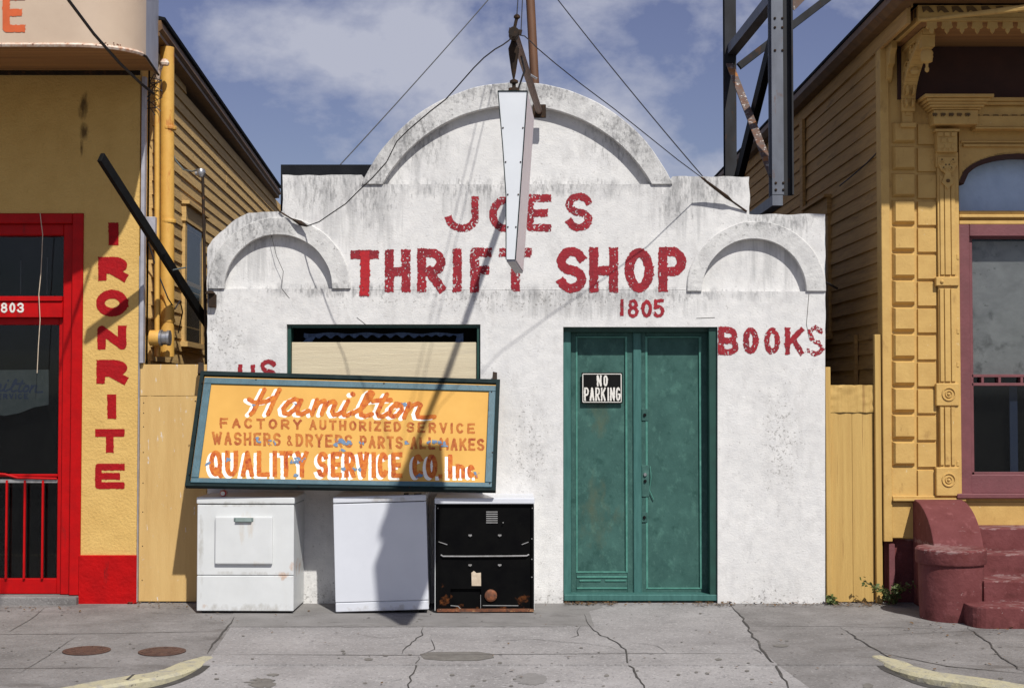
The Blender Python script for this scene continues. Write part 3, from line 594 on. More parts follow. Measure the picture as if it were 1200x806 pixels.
def ring(name, co, ro, ci, ri, hb, yf, yb, base_y, n=40, amp=.006):
    """stucco arch band: outer arc, inner arc, both ending at base_y (pixels)"""
    def arcpts(c, r):
        s = (base_y - c[1]) / r; th = math.degrees(math.asin(max(-1, min(1, s))))
        return circ(c, r, -180 - th, th, n)
    po, pi = arcpts(co, ro), arcpts(ci, ri)
    fo = []; 
    mb = MB(); rows = []
    for i in range(n + 1):
        o_, i_ = U(*po[i], 0), U(*pi[i], 0)
        j = amp * mnoise.noise((o_.x * 6, o_.z * 6, 1.0)); j2 = amp * mnoise.noise((i_.x * 6, i_.z * 6, 5.0)) * .5
        d = (o_ - i_).normalized(); o_ += d * j; i_ += d * j2
        ch = .007
        rows.append([Vector((o_.x, yb, o_.z)), Vector((o_.x, yf + ch, o_.z)), Vector((o_.x, yf, o_.z)) - d * ch, Vector((i_.x, yf, i_.z)) + d * ch * .5, Vector((i_.x, yf + ch * .5, i_.z)), Vector((i_.x, yb, i_.z))])
    V = [[mb.bm.verts.new(p) for p in r] for r in rows]
    for i in range(n):
        for k in range(6):
            q = (k + 1) % 6; mb.bm.faces.new((V[i][k], V[i][q], V[i + 1][q], V[i + 1][k]))
    mb.bm.faces.new(V[0]); mb.bm.faces.new(V[-1][::-1])
    return mb.build(name, M['band'], shop)
ring('arch_band', A_c, A_R, (606, 304.7), 180.7, 0, -.020, TH - .01, 216, 56)
ring('arch_band', (327.5, 338), 83.5, (326.5, 338), 63, 0, -.020, .02, 338)
ring('arch_band', (886, 341), 81.5, (883.5, 341), 61, 0, -.020, .02, 341)
# body behind the parapet
mb = MB(); mb.box(-2.40, 2.50, TH + .003, 11, -.1, 3.02); mb.build('rear_wall', M['brick'], shop)
mb = MB(); mb.box(-2.42, 2.52, TH + .003, 11.05, 3.023, 3.09); mb.build('roof', M['tar'], shop)
a, b = U(329, 204, .3), U(440, 193, .3)
mb = MB(); mb.box(a.x, b.x, .3, 3.5, 3.093, b.z); mb.build('roof_box', M['tar'], shop)
# faint render lines: shallow ridges
mb = MB()
for y_, x0, x1 in ((339.5, 412, 804),):
    pts = [U(x0 + (x1 - x0) * k / 40, y_ + .8 * mnoise.noise((k * .4, y_, 0)), 0) + Vector((0, .002, 0)) for k in range(41)]
    mb.tube(pts, .0045, 5)
mb.build('render_ridge', M['stucco'], shop)
for pp in ([(318, 276), (324, 300), (332, 318), (330, 338), (341, 352)], [(418, 372), (432, 383)], [(948, 344), (945, 380), (949, 400)], [(816, 373), (842, 372)]):
    pts = []; mb = MB()
    for (ax, ay), (bx, by) in zip(pp[:-1], pp[1:]):
        for q in range(6): t = q / 6; pts.append(U(ax + (bx - ax) * t + 1.6 * mnoise.noise((ay + q, ax, 2)), ay + (by - ay) * t, -.001))
    mb.tube(pts, .0022, 4); mb.build('hairline_crack', M['crack'], shop)

# ---- window
wnd = thing('window', None, None); wnd.parent = shop
mb = MB(); mb.pbox(330, 568, 374, 548, .215, .24, .215); mb.build('backing', M['dark'], wnd)
mb = MB()
mb.pbox(336.3, 341, 380.3, 544.7, .03, .20); mb.pbox(559, 562.7, 380.3, 544.7, .03, .20); mb.pbox(341, 559, 380.3, 384, .035, .20); mb.build('window_frame', M['teal_dark'], wnd)
mb = MB(); mb.pbox(341.2, 558.6, 401, 544, .055, .075); mb.build('boarding', M['wood_board'], wnd, bevel=.003)
mb = MB()   # scalloped fabric trim hanging behind the boarding
top, bot = [], []
for k in range(81):
    x = 356 + (543 - 356) * k / 80; t = k / 80
    yb_ = 395 + 2.0 * math.sin(k * 1.05) - 1.0 * math.sin(math.pi * t); 
    if t > .72: yb_ = 393.5 + 1.2 * math.sin(k * 1.4)
    top.append(U(x, 390.3 + .8 * math.sin(k * .35), .15 + .008 * math.sin(k * 1.05))); bot.append(U(x, yb_, .145 + .012 * math.sin(k * 1.05)))
for k in range(80): mb.face([top[k], bot[k], bot[k + 1], top[k + 1]])
mb.face([U(366, 391, .152), U(352, 403, .152), U(364, 403, .152), U(371, 393, .152)]); mb.face([U(536, 391, .152), U(533, 403, .152), U(543, 403, .152), U(543, 393, .152)])
mb.build('fabric_trim', M['cloth_blue'], wnd)

# ---- doorway
dw = thing('doorway', None, None); dw.parent = shop
mb = MB(); mb.pbox(655, 846, 378, 714, .235, .248, .235); mb.build('backing', M['dark'], dw)
mb = MB(); mb.pbox(660.3, 669, 383.3, 702, .10, .23); mb.build('door_frame', M['teal_mid'], dw, bevel=.004)
mb = MB(); mb.pbox(832, 840.7, 383.3, 702, .03, .23); mb.pbox(660.3, 840.7, 383.3, 389, .095, .23); mb.build('door_frame', M['teal_dark'], dw, bevel=.004)
mb = MB(); mb.pbox(661, 841, 696.5, 704, .02, .23); mb.build('threshold', M['teal_mid'], dw, bevel=.006)
def leaf(x0, x1, px):
    l = thing('door', None, None); l.parent = dw
    mb = MB(); mb.pbox(x0, x1, 389.3, 696.3, .185, .225); mb.build('door_panel', M['teal'], l)
    a0, a1, b0, b1 = px
    mb = MB()
    for (p0, p1, q0, q1) in ((x0, a0, 389.3, 696.3), (a1, x1, 389.3, 696.3), (a0, a1, 389.3, b0), (a0, a1, b1, 696.3)): mb.pbox(p0 + .05, p1 - .05, q0 + .05, q1 - .05, .168, .185)
    mb.build('stile_and_rail', M['teal'], l, bevel=.004)
    mb = MB(); w = 1.7
    mb.pbox(a0, a0 + w, b0, b1, .164, .1845); mb.pbox(a1 - w, a1, b0, b1, .164, .1845); mb.pbox(a0 + w, a1 - w, b0, b0 + w, .164, .1845); mb.pbox(a0 + w, a1 - w, b1 - w, b1, .164, .1845)
    mb.build('moulding', M['teal_light'], l, bevel=.002)
    return l
ll = leaf(669.2, 742.5, (675, 735, 394, 671)); rl = leaf(751.5, 831.8, (757, 822, 394, 690))
mb = MB(); mb.pbox(742.6, 751.4, 389.3, 696.3, .148, .225); mb.build('astragal', M['teal_mid'], dw, bevel=.006)
mb = MB(); mb.pbox(676, 735, 674.5, 677, .160, .168); mb.pbox(679, 704, 679, 681, .160, .168); mb.pbox(709, 734, 679, 681, .160, .168); mb.pbox(676, 735, 688, 690, .160, .168); mb.build('kick_trim', M['teal_light'], ll, bevel=.002)
def lock(y0, y1, w):
    mb = MB(); mb.pbox(752, 752 + w, y0, y1, .158, .172); o = mb.build('lock_plate', M['teal'], rl, bevel=.004)
    mb = MB(); c = U(752 + w * .45, (y0 + y1) / 2, .15); mb.lathe(c, [(.013, .012), (.013, 0), (.010, -.006)], 12, 'Y'); mb.build('keyhole', M['black'], o)
    return o
lock(479, 493, 8); lp = lock(545, 582, 9); lock(600, 612, 7)
mb = MB(); c = U(756, 556, .150); mb.lathe(c, [(.016, .012), (.016, 0), (.011, -.008)], 12, 'Y'); mb.build('lock_cylinder', M['steel'], lp)
mb = MB(); mb.tube([U(762, 546, .168), U(763, 560, .160), U(761, 574, .168), U(766, 585, .168)], .004, 6); mb.build('worn_trim', M['teal_light'], rl)

# ---- painted lettering on the wall
wm = wallmap(-.003)
def paint(txt, boxes, w, m, wear, rough=1.5, cell=.5):
    st = []
    for c, bx in zip(txt, boxes): st += glyph(c, bx[0], bx[1], bx[2], bx[3], w)
    return raster('painted_lettering', st, wm, m, shop, cell, rough * .5, wear)
paint('JOES', [(522, 561, 230, 272), (573.5, 611, 230, 272), (617, 646, 228, 271), (663, 694, 226, 271)], 8.6, M['letter_red'], .27)
paint('THRIFT', [(411, 444, 293, 342.5), (451, 481, 292.5, 342.5), (489, 522, 291, 342.5), (530, 542, 291.5, 342), (551, 576, 290.5, 342.5), (585, 623, 290.5, 341)], 10.6, M['letter_red'], .27)
paint('SHOP', [(652.5, 687, 289.5, 343), (690.5, 724.5, 290, 342.5), (732, 766, 291, 342.5), (771.5, 804, 289.5, 342)], 10.8, M['letter_red'], .20)
raster('painted_lettering', [([(427.5, 300), (428, 318), (427, 341)], 11)], wallmap(-.006), M['letter_bright'], shop, .5, 1.1, .22)
paint('1805', [(725.5, 732, 350.5, 370.5), (735.5, 748, 350.5, 372), (751.5, 764, 351.5, 372), (765.5, 778.5, 350.5, 372)], 3.9, M['letter_red'], .20, 1.2, .5)
paint('BO', [(841.5, 865.5, 383, 416), (870.5, 889, 383.5, 414.5)], 7, M['letter_red'], .20, 1.3, .55)
paint('OK', [(895.5, 914, 384, 415), (920, 942, 384, 415.5)], 6, M['letter_red'], .26, 1.3, .55)
raster('painted_lettering', [([(962, 388), (955, 383.5), (949, 388), (951, 397), (960, 402), (964, 409), (957, 415), (947, 411)], 4.5)], wm, M['letter_red'], shop, .5, 1.2, .36)
paint('US', [(279, 299, 427, 452), (305, 324, 421, 448)], 5, M['letter_red'], .2, 1.2, .55)

# ---- no parking sign on the left leaf
np_ = thing('no_parking_sign', 'small black and white NO PARKING sign on the left green door', 'sign', U(705.5, 472, .15))
mb = MB(); mb.pbox(681.5, 729.5, 436.5, 472.5, .150, .160); mb.build('plate', M['black'], np_, bevel=.002)
mb = MB()
for q in ((683, 728, 437.7, 438.6), (683, 728, 470.6, 471.4), (682.6, 683.5, 438.6, 470.6), (727.5, 728.4, 438.6, 470.6)): mb.pbox(*q, .1475, .1498)
mb.build('border_line', M['white'], np_)
raster('sign_lettering', glyph('N', 699.5, 705, 439.5, 452.5, 1.9) + glyph('O', 707, 712.3, 439.5, 452.5, 1.9), wallmap(.1475), M['white'], np_, .35, .2)
xs = [684.5 + i * 6.35 for i in range(7)]
st = []
for c, x in zip('PARKING', [684.5, 691, 697.6, 704.2, 711.2, 714.9, 721.6]): st += glyph(c, x, x + (3 if c == 'I' else 5.6), 453.8, 469.6, 1.9)
raster('sign_lettering', st, wallmap(.1475), M['white'], np_, .35, .2)
# ================================================================== blade sign, boom, mast and wires
PF, PR = -3.08, -2.2
def hang(mb, m): pass
bl = thing('hanging_blade_sign', 'tall narrow white tapered sign hanging edge-on from the rusty boom over the shop front', 'sign', U(600, 308, PF))
sk = .062
def bsec(px, py, y):  # point of the front edge moved back along the sign's own (slightly skewed) direction
    p = U(px, py, PF); d = y - PF; return Vector((p.x + sk * d, y, p.z))
Lp = [(583.6, 107), (589, 170), (593, 229), (593, 307)]; Rp = [(618, 107), (613, 180), (608, 250), (604, 305)]
def edge(pl, py):
    for (ax, ay), (bx, by) in zip(pl[:-1], pl[1:]):
        if ay <= py <= by: return ax + (bx - ax) * (py - ay) / (by - ay)
    return pl[-1][0]
ys = [107, 138, 170, 200, 229, 250, 280, 304]
def face_strip(mb, pl, y0, y1, dx, flip):
    for a, b in zip(ys[:-1], ys[1:]):
        xa, xb = edge(pl, a) + dx, edge(pl, b) + dx
        q = [bsec(xa, a, y0), bsec(xb, b, y0), bsec(xb, b, y1), bsec(xa, a, y1)]
        mb.face(q if flip else q[::-1])
mb = MB()
for a, b in zip(ys[:-1], ys[1:]): mb.face([bsec(edge(Lp, a), a, PF), bsec(edge(Lp, b), b, PF), bsec(edge(Rp, b), b, PF), bsec(edge(Rp, a), a, PF)])
for a, b in zip(ys[:-1], ys[1:]): mb.face([bsec(edge(Rp, a), a, PR), bsec(edge(Rp, b), b, PR), bsec(edge(Lp, b), b, PR), bsec(edge(Lp, a), a, PR)])
mb.face([bsec(583.6, 107, PF), bsec(618, 107, PF), bsec(618, 107, PR), bsec(583.6, 107, PR)])
mb.build('edge_panel', M['blade'], bl)
mb = MB(); face_strip(mb, Rp, PF + .004, PR - .004, .15, True); mb.build('face_panel', M['blade_side'], bl)
mb = MB(); face_strip(mb, Lp, PF + .004, PR - .004, -.15, False); mb.build('face_panel', M['blade_side'], bl)
mb = MB(); mb.face([bsec(593, 304, PF), bsec(593, 304, PR), bsec(604, 304, PR), bsec(604, 304, PF)]); mb.bar(bsec(598.5, 305, PF + .01), bsec(598.5, 305, PR), .052, .014); mb.build('bottom_rail', M['canopy_end'], bl)
mb = MB()
for pl, s in ((Lp, .5), (Rp, -.5)):
    for a, b in zip(ys[:-1], ys[1:]): mb.bar(bsec(edge(pl, a), a, PF - .002), bsec(edge(pl, b), b, PF - .002), .006, .006)
mb.bar(bsec(583.6, 107, PF - .002), bsec(618, 107, PF - .002), .006, .006)
mb.build('edge_trim', M['sign_edge'], bl)
mb = MB()
for y in (150, 190, 228, 266): 
    for x in (edge(Lp, y) + 2.2, edge(Rp, y) - 2.2): mb.lathe(bsec(x, y, PF - .002), [(.005, .002), (.005, -.002), (.002, -.004)], 8, 'Y')
mb.build('rivet', M['iron'], bl)

boomA, boomB = U(632, 131, -.07), U(602, 38, -3.16)
bo = thing('sign_boom', 'rusty pipe boom pointing from the big arch straight out to the street', 'boom', boomA)
mb = MB(); mb.tube([boomA, boomB], .027, 12); mb.build('pipe', M['mast'], bo)
mb = MB(); mb.box(boomA.x - .055, boomA.x + .055, -.10, -.072, boomA.z - .055, boomA.z + .055); mb.build('wall_plate', M['iron'], bo, bevel=.004)
mb = MB(); mb.tube([boomB + Vector((0, .10, 0)), boomB + Vector((0, -.02, 0))], .031, 10); mb.tube([boomB + Vector((.005, .02, .03)), boomB + Vector((.02, .02, .10))], .010, 8); mb.lathe(boomB + Vector((.02, .02, .085)), [(.010, 0), (.020, .008), (.020, .02), (.010, .03)], 8); mb.bar(boomB + Vector((-.03, .03, .02)), boomB + Vector((.05, .03, .005)), .016, .03); mb.build('end_cap', M['iron'], bo)
mb = MB(); q = boomB.lerp(boomA, .45); mb.tube([q + Vector((-.02, 0, .02)), q + Vector((.07, .02, -.03))], .008, 6); mb.build('hook', M['steel'], bo)
tb = thing('sign_hanger', 'dark turnbuckle and wire holding up the front of the hanging sign', 'hanger', U(602, 106, -3.0))
mb = MB(); p0, p1 = U(601, 45, -3.0), U(602.3, 106, -3.0)
def lp_(t): return p0.lerp(p1, t)
mb.tube([lp_(0), lp_(.1) + Vector((-.01, 0, 0)), lp_(.2) + Vector((.012, 0, 0)), lp_(.4), lp_(.98)], .0065, 6); mb.build('wire', M['wire'], tb)
mb = MB(); mb.lathe(lp_(.78), [(.006, 0), (.014, .04), (.030, .15), (.034, .19), (.016, .235), (.006, .24)], 10); mb.build('turnbuckle', M['iron'], tb)
mb = MB(); mb.lathe(lp_(1.0), [(.034, -.004), (.034, .012), (.012, .018), (.012, .04), (.026, .045), (.026, .06), (.008, .07)], 10); mb.build('foot', M['iron'], tb)
tb2 = thing('sign_hanger', 'short wire loop holding up the rear of the hanging sign', 'hanger', bsec(606, 106, -2.4))
mb = MB(); a = boomB.lerp(boomA, .2); b = bsec(602, 106, -2.4); mb.tube([a, a.lerp(b, .3) + Vector((.03, 0, 0)), a.lerp(b, .6) + Vector((-.01, 0, 0)), b], .0065, 6); mb.build('wire', M['wire'], tb2)
mb = MB(); mb.lathe(b, [(.036, -.004), (.03, .02), (.012, .05), (.006, .06)], 10); mb.build('foot', M['iron'], tb2)

mast_top = Vector((.14, 1.5, 7.2)); mast_bot = U(626.6, 97, 1.5); mast_mid = U(621.5, 0, 1.5)
mb = MB(); d = (mast_mid - mast_bot); bz = mast_bot - d * ((mast_bot.z - 3.38) / d.z); tz = mast_bot + d * ((7.2 - mast_bot.z) / d.z)
tag(mb.tube([bz, tz], .042, 14).build('roof_mast', M['mast'], smooth=True), 'tall rusty brown pole standing on the roof behind the arch', 'pole')
def mastp(py): t = (97 - py) / 97.0; return mast_bot + d * t
def wire(name, pts, r, label, cat='wire', m='wire'):
    mb = MB(); mb.tube(pts, r, 6); return tag(mb.build(name, M[m]), label, cat)
def sag(a, b, s, n=14): return [a.lerp(b, k / n) + Vector((0, 0, -s * 4 * (k / n) * (1 - k / n))) for k in range(n + 1)]
wire('guy_wire', sag(mastp(-54), U(397, 195, .5), .02), .005, 'straight wire from the roof pole down to the black roof edge on the left')
wire('guy_wire', sag(mastp(-45), U(827, 211, -.01), .03), .005, 'straight wire from the roof pole down to the right shoulder of the shop wall')
def inter(pxs, ps):
    return [U(x, y, p) for (x, y), p in zip(pxs, ps)]
pl = [(600, 44), (596, 48), (589, 53), (580, 58), (567, 68), (555, 80), (540, 97), (522, 117), (505, 130), (492, 141), (478, 153), (465, 166), (453, 190), (437, 208), (420, 224), (405, 239), (390, 249), (374, 260), (360, 265)]
cab = thing('sign_cable', 'wavy dark cable from the boom tip down to the left shoulder of the shop wall', 'cable', (0, 0, 0))
cab.location = U(327, 247, 0)
mb = MB(); mb.tube(inter(pl, [-3.14 + 3.06 * (k / 18) for k in range(19)]), .0045, 6); mb.build('cable', M['wire'], cab)
mb = MB(); mb.tube(inter([(360, 265), (352, 261.5), (343, 257)], [-.08, -.06, -.05]), [.008, .022, .008], 8); mb.tube(inter([(343, 257), (340, 255.5), (327, 247.5)], [-.05, -.04, -.01]), .007, 6); mb.build('strain_insulator', M['iron'], cab)
cab = thing('sign_cable', 'dark cable from the boom tip down to the step of the right shoulder', 'cable', U(875, 247, 0))
pr = [(606, 41), (614.6, 42.5), (622, 49), (629.5, 56.6), (650, 74), (680, 98), (720, 128), (760, 160), (795, 188), (822, 208)]
mb = MB(); mb.tube(inter(pr, [-3.14 + 2.98 * (k / 9) ** 1.05 for k in range(10)]), .0038, 6); mb.build('cable', M['wire'], cab)
mb = MB(); mb.tube(inter([(822, 208), (832, 216), (852, 231), (858, 236), (875, 248)], [-.16, -.12, -.06, -.04, -.005]), [.007, .012, .016, .008, .008], 6); mb.build('strain_insulator', M['iron'], cab)
wire('hanger_wire', [boomB + Vector((.02, .02, .12)), mastp(-120)], .0035, 'front one of two near-vertical wires from the boom tip up to the pole')
wire('hanger_wire', [boomB.lerp(boomA, .07) + Vector((.03, 0, .03)), mastp(-95)], .0035, 'rear one of two near-vertical wires from the boom up to the pole')

# ================================================================== leaning sign board
BLc, BRc, TRc, TLc = U(218, 572, -.60), U(581, 577.5, -.57), U(586, 448, -.11), U(236.5, 438, -.13)
nrm = (BRc - BLc).cross((TLc - BLc) + (TRc - BRc)).normalized()
if nrm.y > 0: nrm = -nrm
oc = (BLc + BRc + TRc + TLc) / 4
def SP(lift): return plane_map(oc, nrm, lift)
sb = thing('painted_sign_board', 'long weathered yellow service sign in a blue frame leaning on the white appliances', 'sign', oc)
def plate(mb, pxs, l0, l1):
    f0 = SP(l0); mb.prism([f0(x, y) for x, y in pxs], nrm * (l1 - l0)); return mb
def qd(t0, t1, s0, s1):
    """sub-quad of the sign in parametric coordinates: t along, s down"""
    def P(t, s):
        a = (236.5 + (586 - 236.5) * t, 438 + (448 - 438) * t); b = (218 + (581 - 218) * t, 572 + (577.5 - 572) * t)
        return (a[0] + (b[0] - a[0]) * s, a[1] + (b[1] - a[1]) * s)
    return [P(t0, s0), P(t0, s1), P(t1, s1), P(t1, s0)]
mb = MB(); plate(mb, qd(.012, .988, .03, .97), -.012, 0); mb.build('panel', M['sign_yellow'], sb)
mb = MB()
for q in ((0, 1, 0, .034), (0, 1, .955, 1), (0, .012, .034, .955), (.987, 1, .034, .955)): plate(mb, qd(*q), -.05, .004)
mb.build('outer_edge', M['sign_edge'], sb)
mb = MB()
for q in ((.0125, .9865, .036, .088), (.0125, .9865, .912, .953)): plate(mb, qd(*q), 0.001, .016)
mb.build('frame_rail', M['sign_frame'], sb, bevel=.003)
for q in ((.0125, .037, .090, .910), (.964, .9865, .090, .910)):
    mb = MB(); plate(mb, qd(*q), 0.001, .018); mb.build('frame_stile', M['sign_frame'], sb, bevel=.003)
for px in ((232.5, 239, 427, 440), (576.5, 582.5, 438, 450)):
    mb = MB(); plate(mb, [(px[0] + 1, px[2]), (px[0], px[3]), (px[1], px[3]), (px[1], px[2] + 1)], -.045, -.005); mb.build('post_stub', M['iron'], sb)
l1, l2, l3 = SP(.0015), SP(.003), SP(.0045)
S1 = word('FACTORY', 257.5, 353.5, 489.3, 501.3, 2.7, .42, .023) + word('AUTHORIZED', 362.5, 470, 491.6, 503.5, 2.7, .36, .023) + word('SERVICE', 476.5, 556.5, 494.2, 506.6, 2.7, .42, .02)
raster('sign_lettering', S1, l1, M['sign_red'], sb, .32, .35, .10)
S2 = word('WASHERS', 248.5, 329, 505.8, 521, 2.9, .28, .02) + word('&', 336, 343, 510, 522, 1.8) + word('DRYERS', 346.5, 413, 508, 523.3, 2.9, .28, .02) + word('PARTS', 421.5, 472, 510.2, 525, 2.9, .28, .02) + word('*', 475, 479, 514, 522, 3) + word('ALL', 481, 510, 511.6, 526, 2.9, .3, .02) + word('MAKES', 515, 567.5, 512.6, 527.3, 2.9, .25, .02)
raster('sign_lettering', S2, l1, M['sign_red'], sb, .32, .35, .10)
S3 = word('QUALITY', 245, 361.5, 527.5, 558, 5.4, .2, .008) + word('SERVICE', 371.5, 471.5, 529, 559, 5.4, .22, .008) + word('CO', 483, 512.5, 532, 560, 5.4, .2) + word('.', 513.5, 518.5, 548, 560, 4.6) + [([(527.5, 535), (527.5, 557.5)], 5.4)] + word('n', 534, 545, 537, 560, 4.6) + word('c', 547.5, 556, 538, 560, 4.6) + word('.', 556.5, 560, 550, 560, 3.4)
raster('letter_shadow', S3, l1, M['sign_white'], sb, .36, .2, .02, off=(-3.6, 2.6))
raster('sign_lettering', S3, l2, M['sign_orange'], sb, .36, .2, .02)
HAM = [[(310, 456.5), (304, 468), (297, 482), (294, 485)], [(327.5, 456.5), (321, 469), (316, 481), (314, 485)], [(292, 468), (297, 471), (305, 471.5), (313, 470), (320, 466)],
       [(352, 470), (346, 467.5), (338, 471), (332, 478.5), (333, 484), (338, 485), (345, 480), (352, 471)], [(353, 469), (348.5, 479), (349, 484.5), (354, 485), (362, 481)],
       [(371.5, 468.5), (369, 476), (365.5, 485.5)], [(368, 479), (374, 471.5), (380, 469.5), (381.5, 472), (377, 485)], [(380, 478), (386, 471.5), (391, 470), (393, 472.5), (389, 482), (391, 486), (396, 485.5), (402, 482)],
       [(408, 470), (402.5, 481), (403, 486), (407, 486.5), (414, 483)], [(413, 461.5), (414, 462)],
       [(414, 484), (424, 478), (433, 468), (437, 461), (434.5, 459), (430, 463), (422.5, 479), (423, 486), (428, 487.5), (436, 485)],
       [(453.5, 462), (446, 475), (442.5, 483), (444, 487.5), (449, 487.5), (455, 484)], [(437, 470), (448, 468.5), (458, 468.5)],
       [(470, 474), (464, 473), (458, 479), (456.5, 485), (460, 488), (466, 486.5), (471, 480), (470, 474), (465, 476)],
       [(479.5, 473), (477, 480), (473.5, 489)], [(476.5, 482), (483, 475), (490, 472.5), (493, 474.5), (489, 484), (490, 488.5), (497, 489), (509, 488)]]
H = [(s, 5.2) for s in HAM]
raster('letter_shadow', H, l1, M['sign_white'], sb, .34, .25, .02, square=False, off=(-4.2, 1.5))
raster('sign_lettering', H, l2, M['sign_orange'], sb, .34, .2, .01, square=False)
rng = random.Random(11); chips = []
for (cx, cy, rx, ry, k) in ((404, 517, 13, 6, 15), (348, 539, 9, 5, 9), (300, 516, 5, 4, 3), (319, 516, 5, 4, 3), (505, 519, 5, 3, 4), (520, 524, 5, 5, 4), (417, 550, 9, 2.5, 5), (243, 543, 3, 2, 2), (268, 538, 2, 5, 2), (491, 558, 4, 2, 2), (557, 555, 3, 3, 2), (478, 518, 2, 1.5, 1), (475, 474, 3, 2, 2), (346, 474, 2, 2, 1), (348, 557, 2, 2, 1), (296, 474, 2, 2, 1), (403, 549, 2, 2, 1)):
    for _ in range(k):
        x, y = cx + rng.gauss(0, rx * .5), cy + rng.gauss(0, ry * .5); chips.append(([(x, y), (x + rng.uniform(-2.5, 2.5), y + rng.uniform(-1.2, 1.2))], rng.uniform(1.6, 3.6)))
raster('chipped_paint', chips, l3, M['chip_blue'], sb, .42, 1.6, .12, square=False)
mb = MB()
for x, y in ((237, 448), (229, 470), (222, 555), (576, 459), (577, 530), (574, 566), (300, 444.5), (450, 449), (350, 570), (480, 571)):
    p = SP(.019)(x, y); 
    mb.lathe(p, [(.006, .002), (.006, -.003), (.003, -.005)], 8, 'Y')
mb.build('screw', M['iron'], sb)

# ================================================================== the three appliances
def appliance(name, label, cat, px, py, rz, ry=0.0):
    c = G(px, py); return thing(name, label, cat, c, (0, ry, rz))
# 1: dryer

d1 = appliance('clothes_dryer', 'white clothes dryer with a square door and a rust streak, beside the yellow board', 'dryer', 230, 718.5, R(-1.2))
Wd, Hd, Dd = .772, .918, .60
mb = MB(); mb.box(0.004, Wd - .004, .012, Dd, .02, Hd - .06); mb.build('body', M['enamel'], d1, bevel=.008, seg=2, local=True)
mb = MB(); mb.box(-.004, Wd + .004, -.008, Dd, Hd - .056, Hd); mb.build('top', M['enamel'], d1, bevel=.014, seg=3, local=True)
mb = MB(); mb.box(.002, Wd - .002, 0, .0118, .302, Hd - .062); mb.build('front_panel', M['enamel'], d1, bevel=.005, local=True)
mb = MB(); mb.box(.002, Wd - .002, 0, .0118, .02, .297); mb.build('base_panel', M['enamel'], d1, bevel=.005, local=True)
dr = MB(); dr.box(.150, .605, -.028, -.0005, .392, .765); dro = dr.build('door', M['enamel'], d1, bevel=.010, seg=2, local=True)
mb = MB(); mb.box(.300, .455, -.034, -.0285, .728, .757); mb.hexa([(.31, -.045, .722), (.445, -.045, .722), (.445, -.0285, .727), (.31, -.0285, .727)], [(.315, -.05, .728), (.44, -.05, .728), (.44, -.0345, .757), (.315, -.0345, .757)]); mb.build('handle', M['grip'], dro, bevel=.003, local=True)
mb = MB()
for x in (.05, Wd - .05):
    for y in (.06, Dd - .06): mb.lathe((x, y, 0), [(.022, 0), (.022, .021)], 10)
mb.build('foot', M['black'], d1, local=True)
# 2: plain white panel appliance, tipped a little
d2 = appliance('washing_machine', 'plain blank white washing machine, slightly tipped, between the dryer and the black-backed stove', 'washing machine', 393.2, 718.8, R(.4), R(-1.6))
Ww = .738
mb = MB(); mb.box(.004, Ww - .004, .014, .60, .025, .86); mb.build('body', M['enamel_b'], d2, bevel=.008, local=True)
mb = MB(); mb.box(0, Ww, -.004, .60, .868, .918); mb.build('top', M['enamel_b'], d2, bevel=.012, seg=3, local=True)
mb = MB(); mb.box(.001, Ww - .001, 0, .0135, .088, .862); mb.build('front_panel', M['enamel_b'], d2, bevel=.006, seg=2, local=True)
mb = MB(); mb.box(.001, Ww - .001, .001, .0135, .012, .083); mb.build('kick_panel', M['enamel_b'], d2, bevel=.005, local=True)
mb = MB()
for x in (.06, Ww - .06):
    for y in (.07, .54): mb.lathe((x, y, 0), [(.02, -.02 if x > .3 else 0), (.02, .026)], 10)
mb.build('foot', M['black'], d2, local=True)
for q in ((.56, .60, .02, .05, .918, .93), (.64, .70, .03, .05, .918, .926)):
    mb = MB(); mb.box(*q); mb.build('hinge', M['iron'], d2, local=True)
# 3: stove seen from the back
d3 = appliance('stove', 'stove turned around to show its black rusty back panel and white top edge', 'stove', 509.3, 718.3, R(.6))
Ws, Hs = .790, .908
mb = MB(); mb.box(.006, Ws - .02, .045, .64, .02, .83); mb.build('body', M['oven_black'], d3, local=True)
mb = MB(); mb.box(Ws - .02, Ws, .006, .64, .02, .855); mb.build('side_panel', M['enamel'], d3, bevel=.004, local=True)
mb = MB(); mb.box(0, .006, .004, .64, .02, .855); mb.build('side_panel', M['enamel'], d3, bevel=.002, local=True)
mb = MB(); mb.box(-.002, Ws + .002, -.006, .64, .862, Hs); mb.build('top', M['enamel_b'], d3, bevel=.008, seg=2, local=True)
def fx(x): return (x - 509.3) / 149.0
def fz(y): return (718.3 - y) / 149.0
mb = MB()   # back panel with a stepped cut-out at lower left
z = fz; pts = [(fx(511), 0, fz(716)), (fx(511), 0, fz(590)), (fx(626), 0, fz(590)), (fx(626), 0, fz(716)), (fx(565), 0, fz(716)), (fx(564), 0, fz(711)), (fx(564), 0, fz(690)), (fx(528), 0, fz(690)), (fx(528), 0, fz(709)), (fx(537), 0, fz(710)), (fx(540), 0, fz(714)), (fx(553), 0, fz(716))]
pts = [(a, .022, c) for a, b, c in pts][:4] + [(a, .022, c) for a, b, c in pts[4:]]
mb.prism(pts, (0, .006, 0)); mb.build('back_panel', M['oven_black'], d3, local=True)
mb = MB(); mb.box(fx(511), fx(513.5), .0, .022, fz(716), fz(591)); mb.box(fx(623.5), fx(626.5), .0, .022, fz(716), fz(591)); mb.box(fx(513.5), fx(623.5), .004, .022, fz(591.5), fz(590)); mb.build('flange', M['oven_black'], d3, local=True)
mb = MB(); mb.box(fx(512), fx(626), -.002, .021, .012, .034); mb.build('bottom_rail', M['rust'], d3, local=True)
mb = MB()
for k in range(6): y = 599.5 + 2.55 * k; mb.box(fx(570), fx(583.5), .016, .0218, fz(y + .6), fz(y - .6))
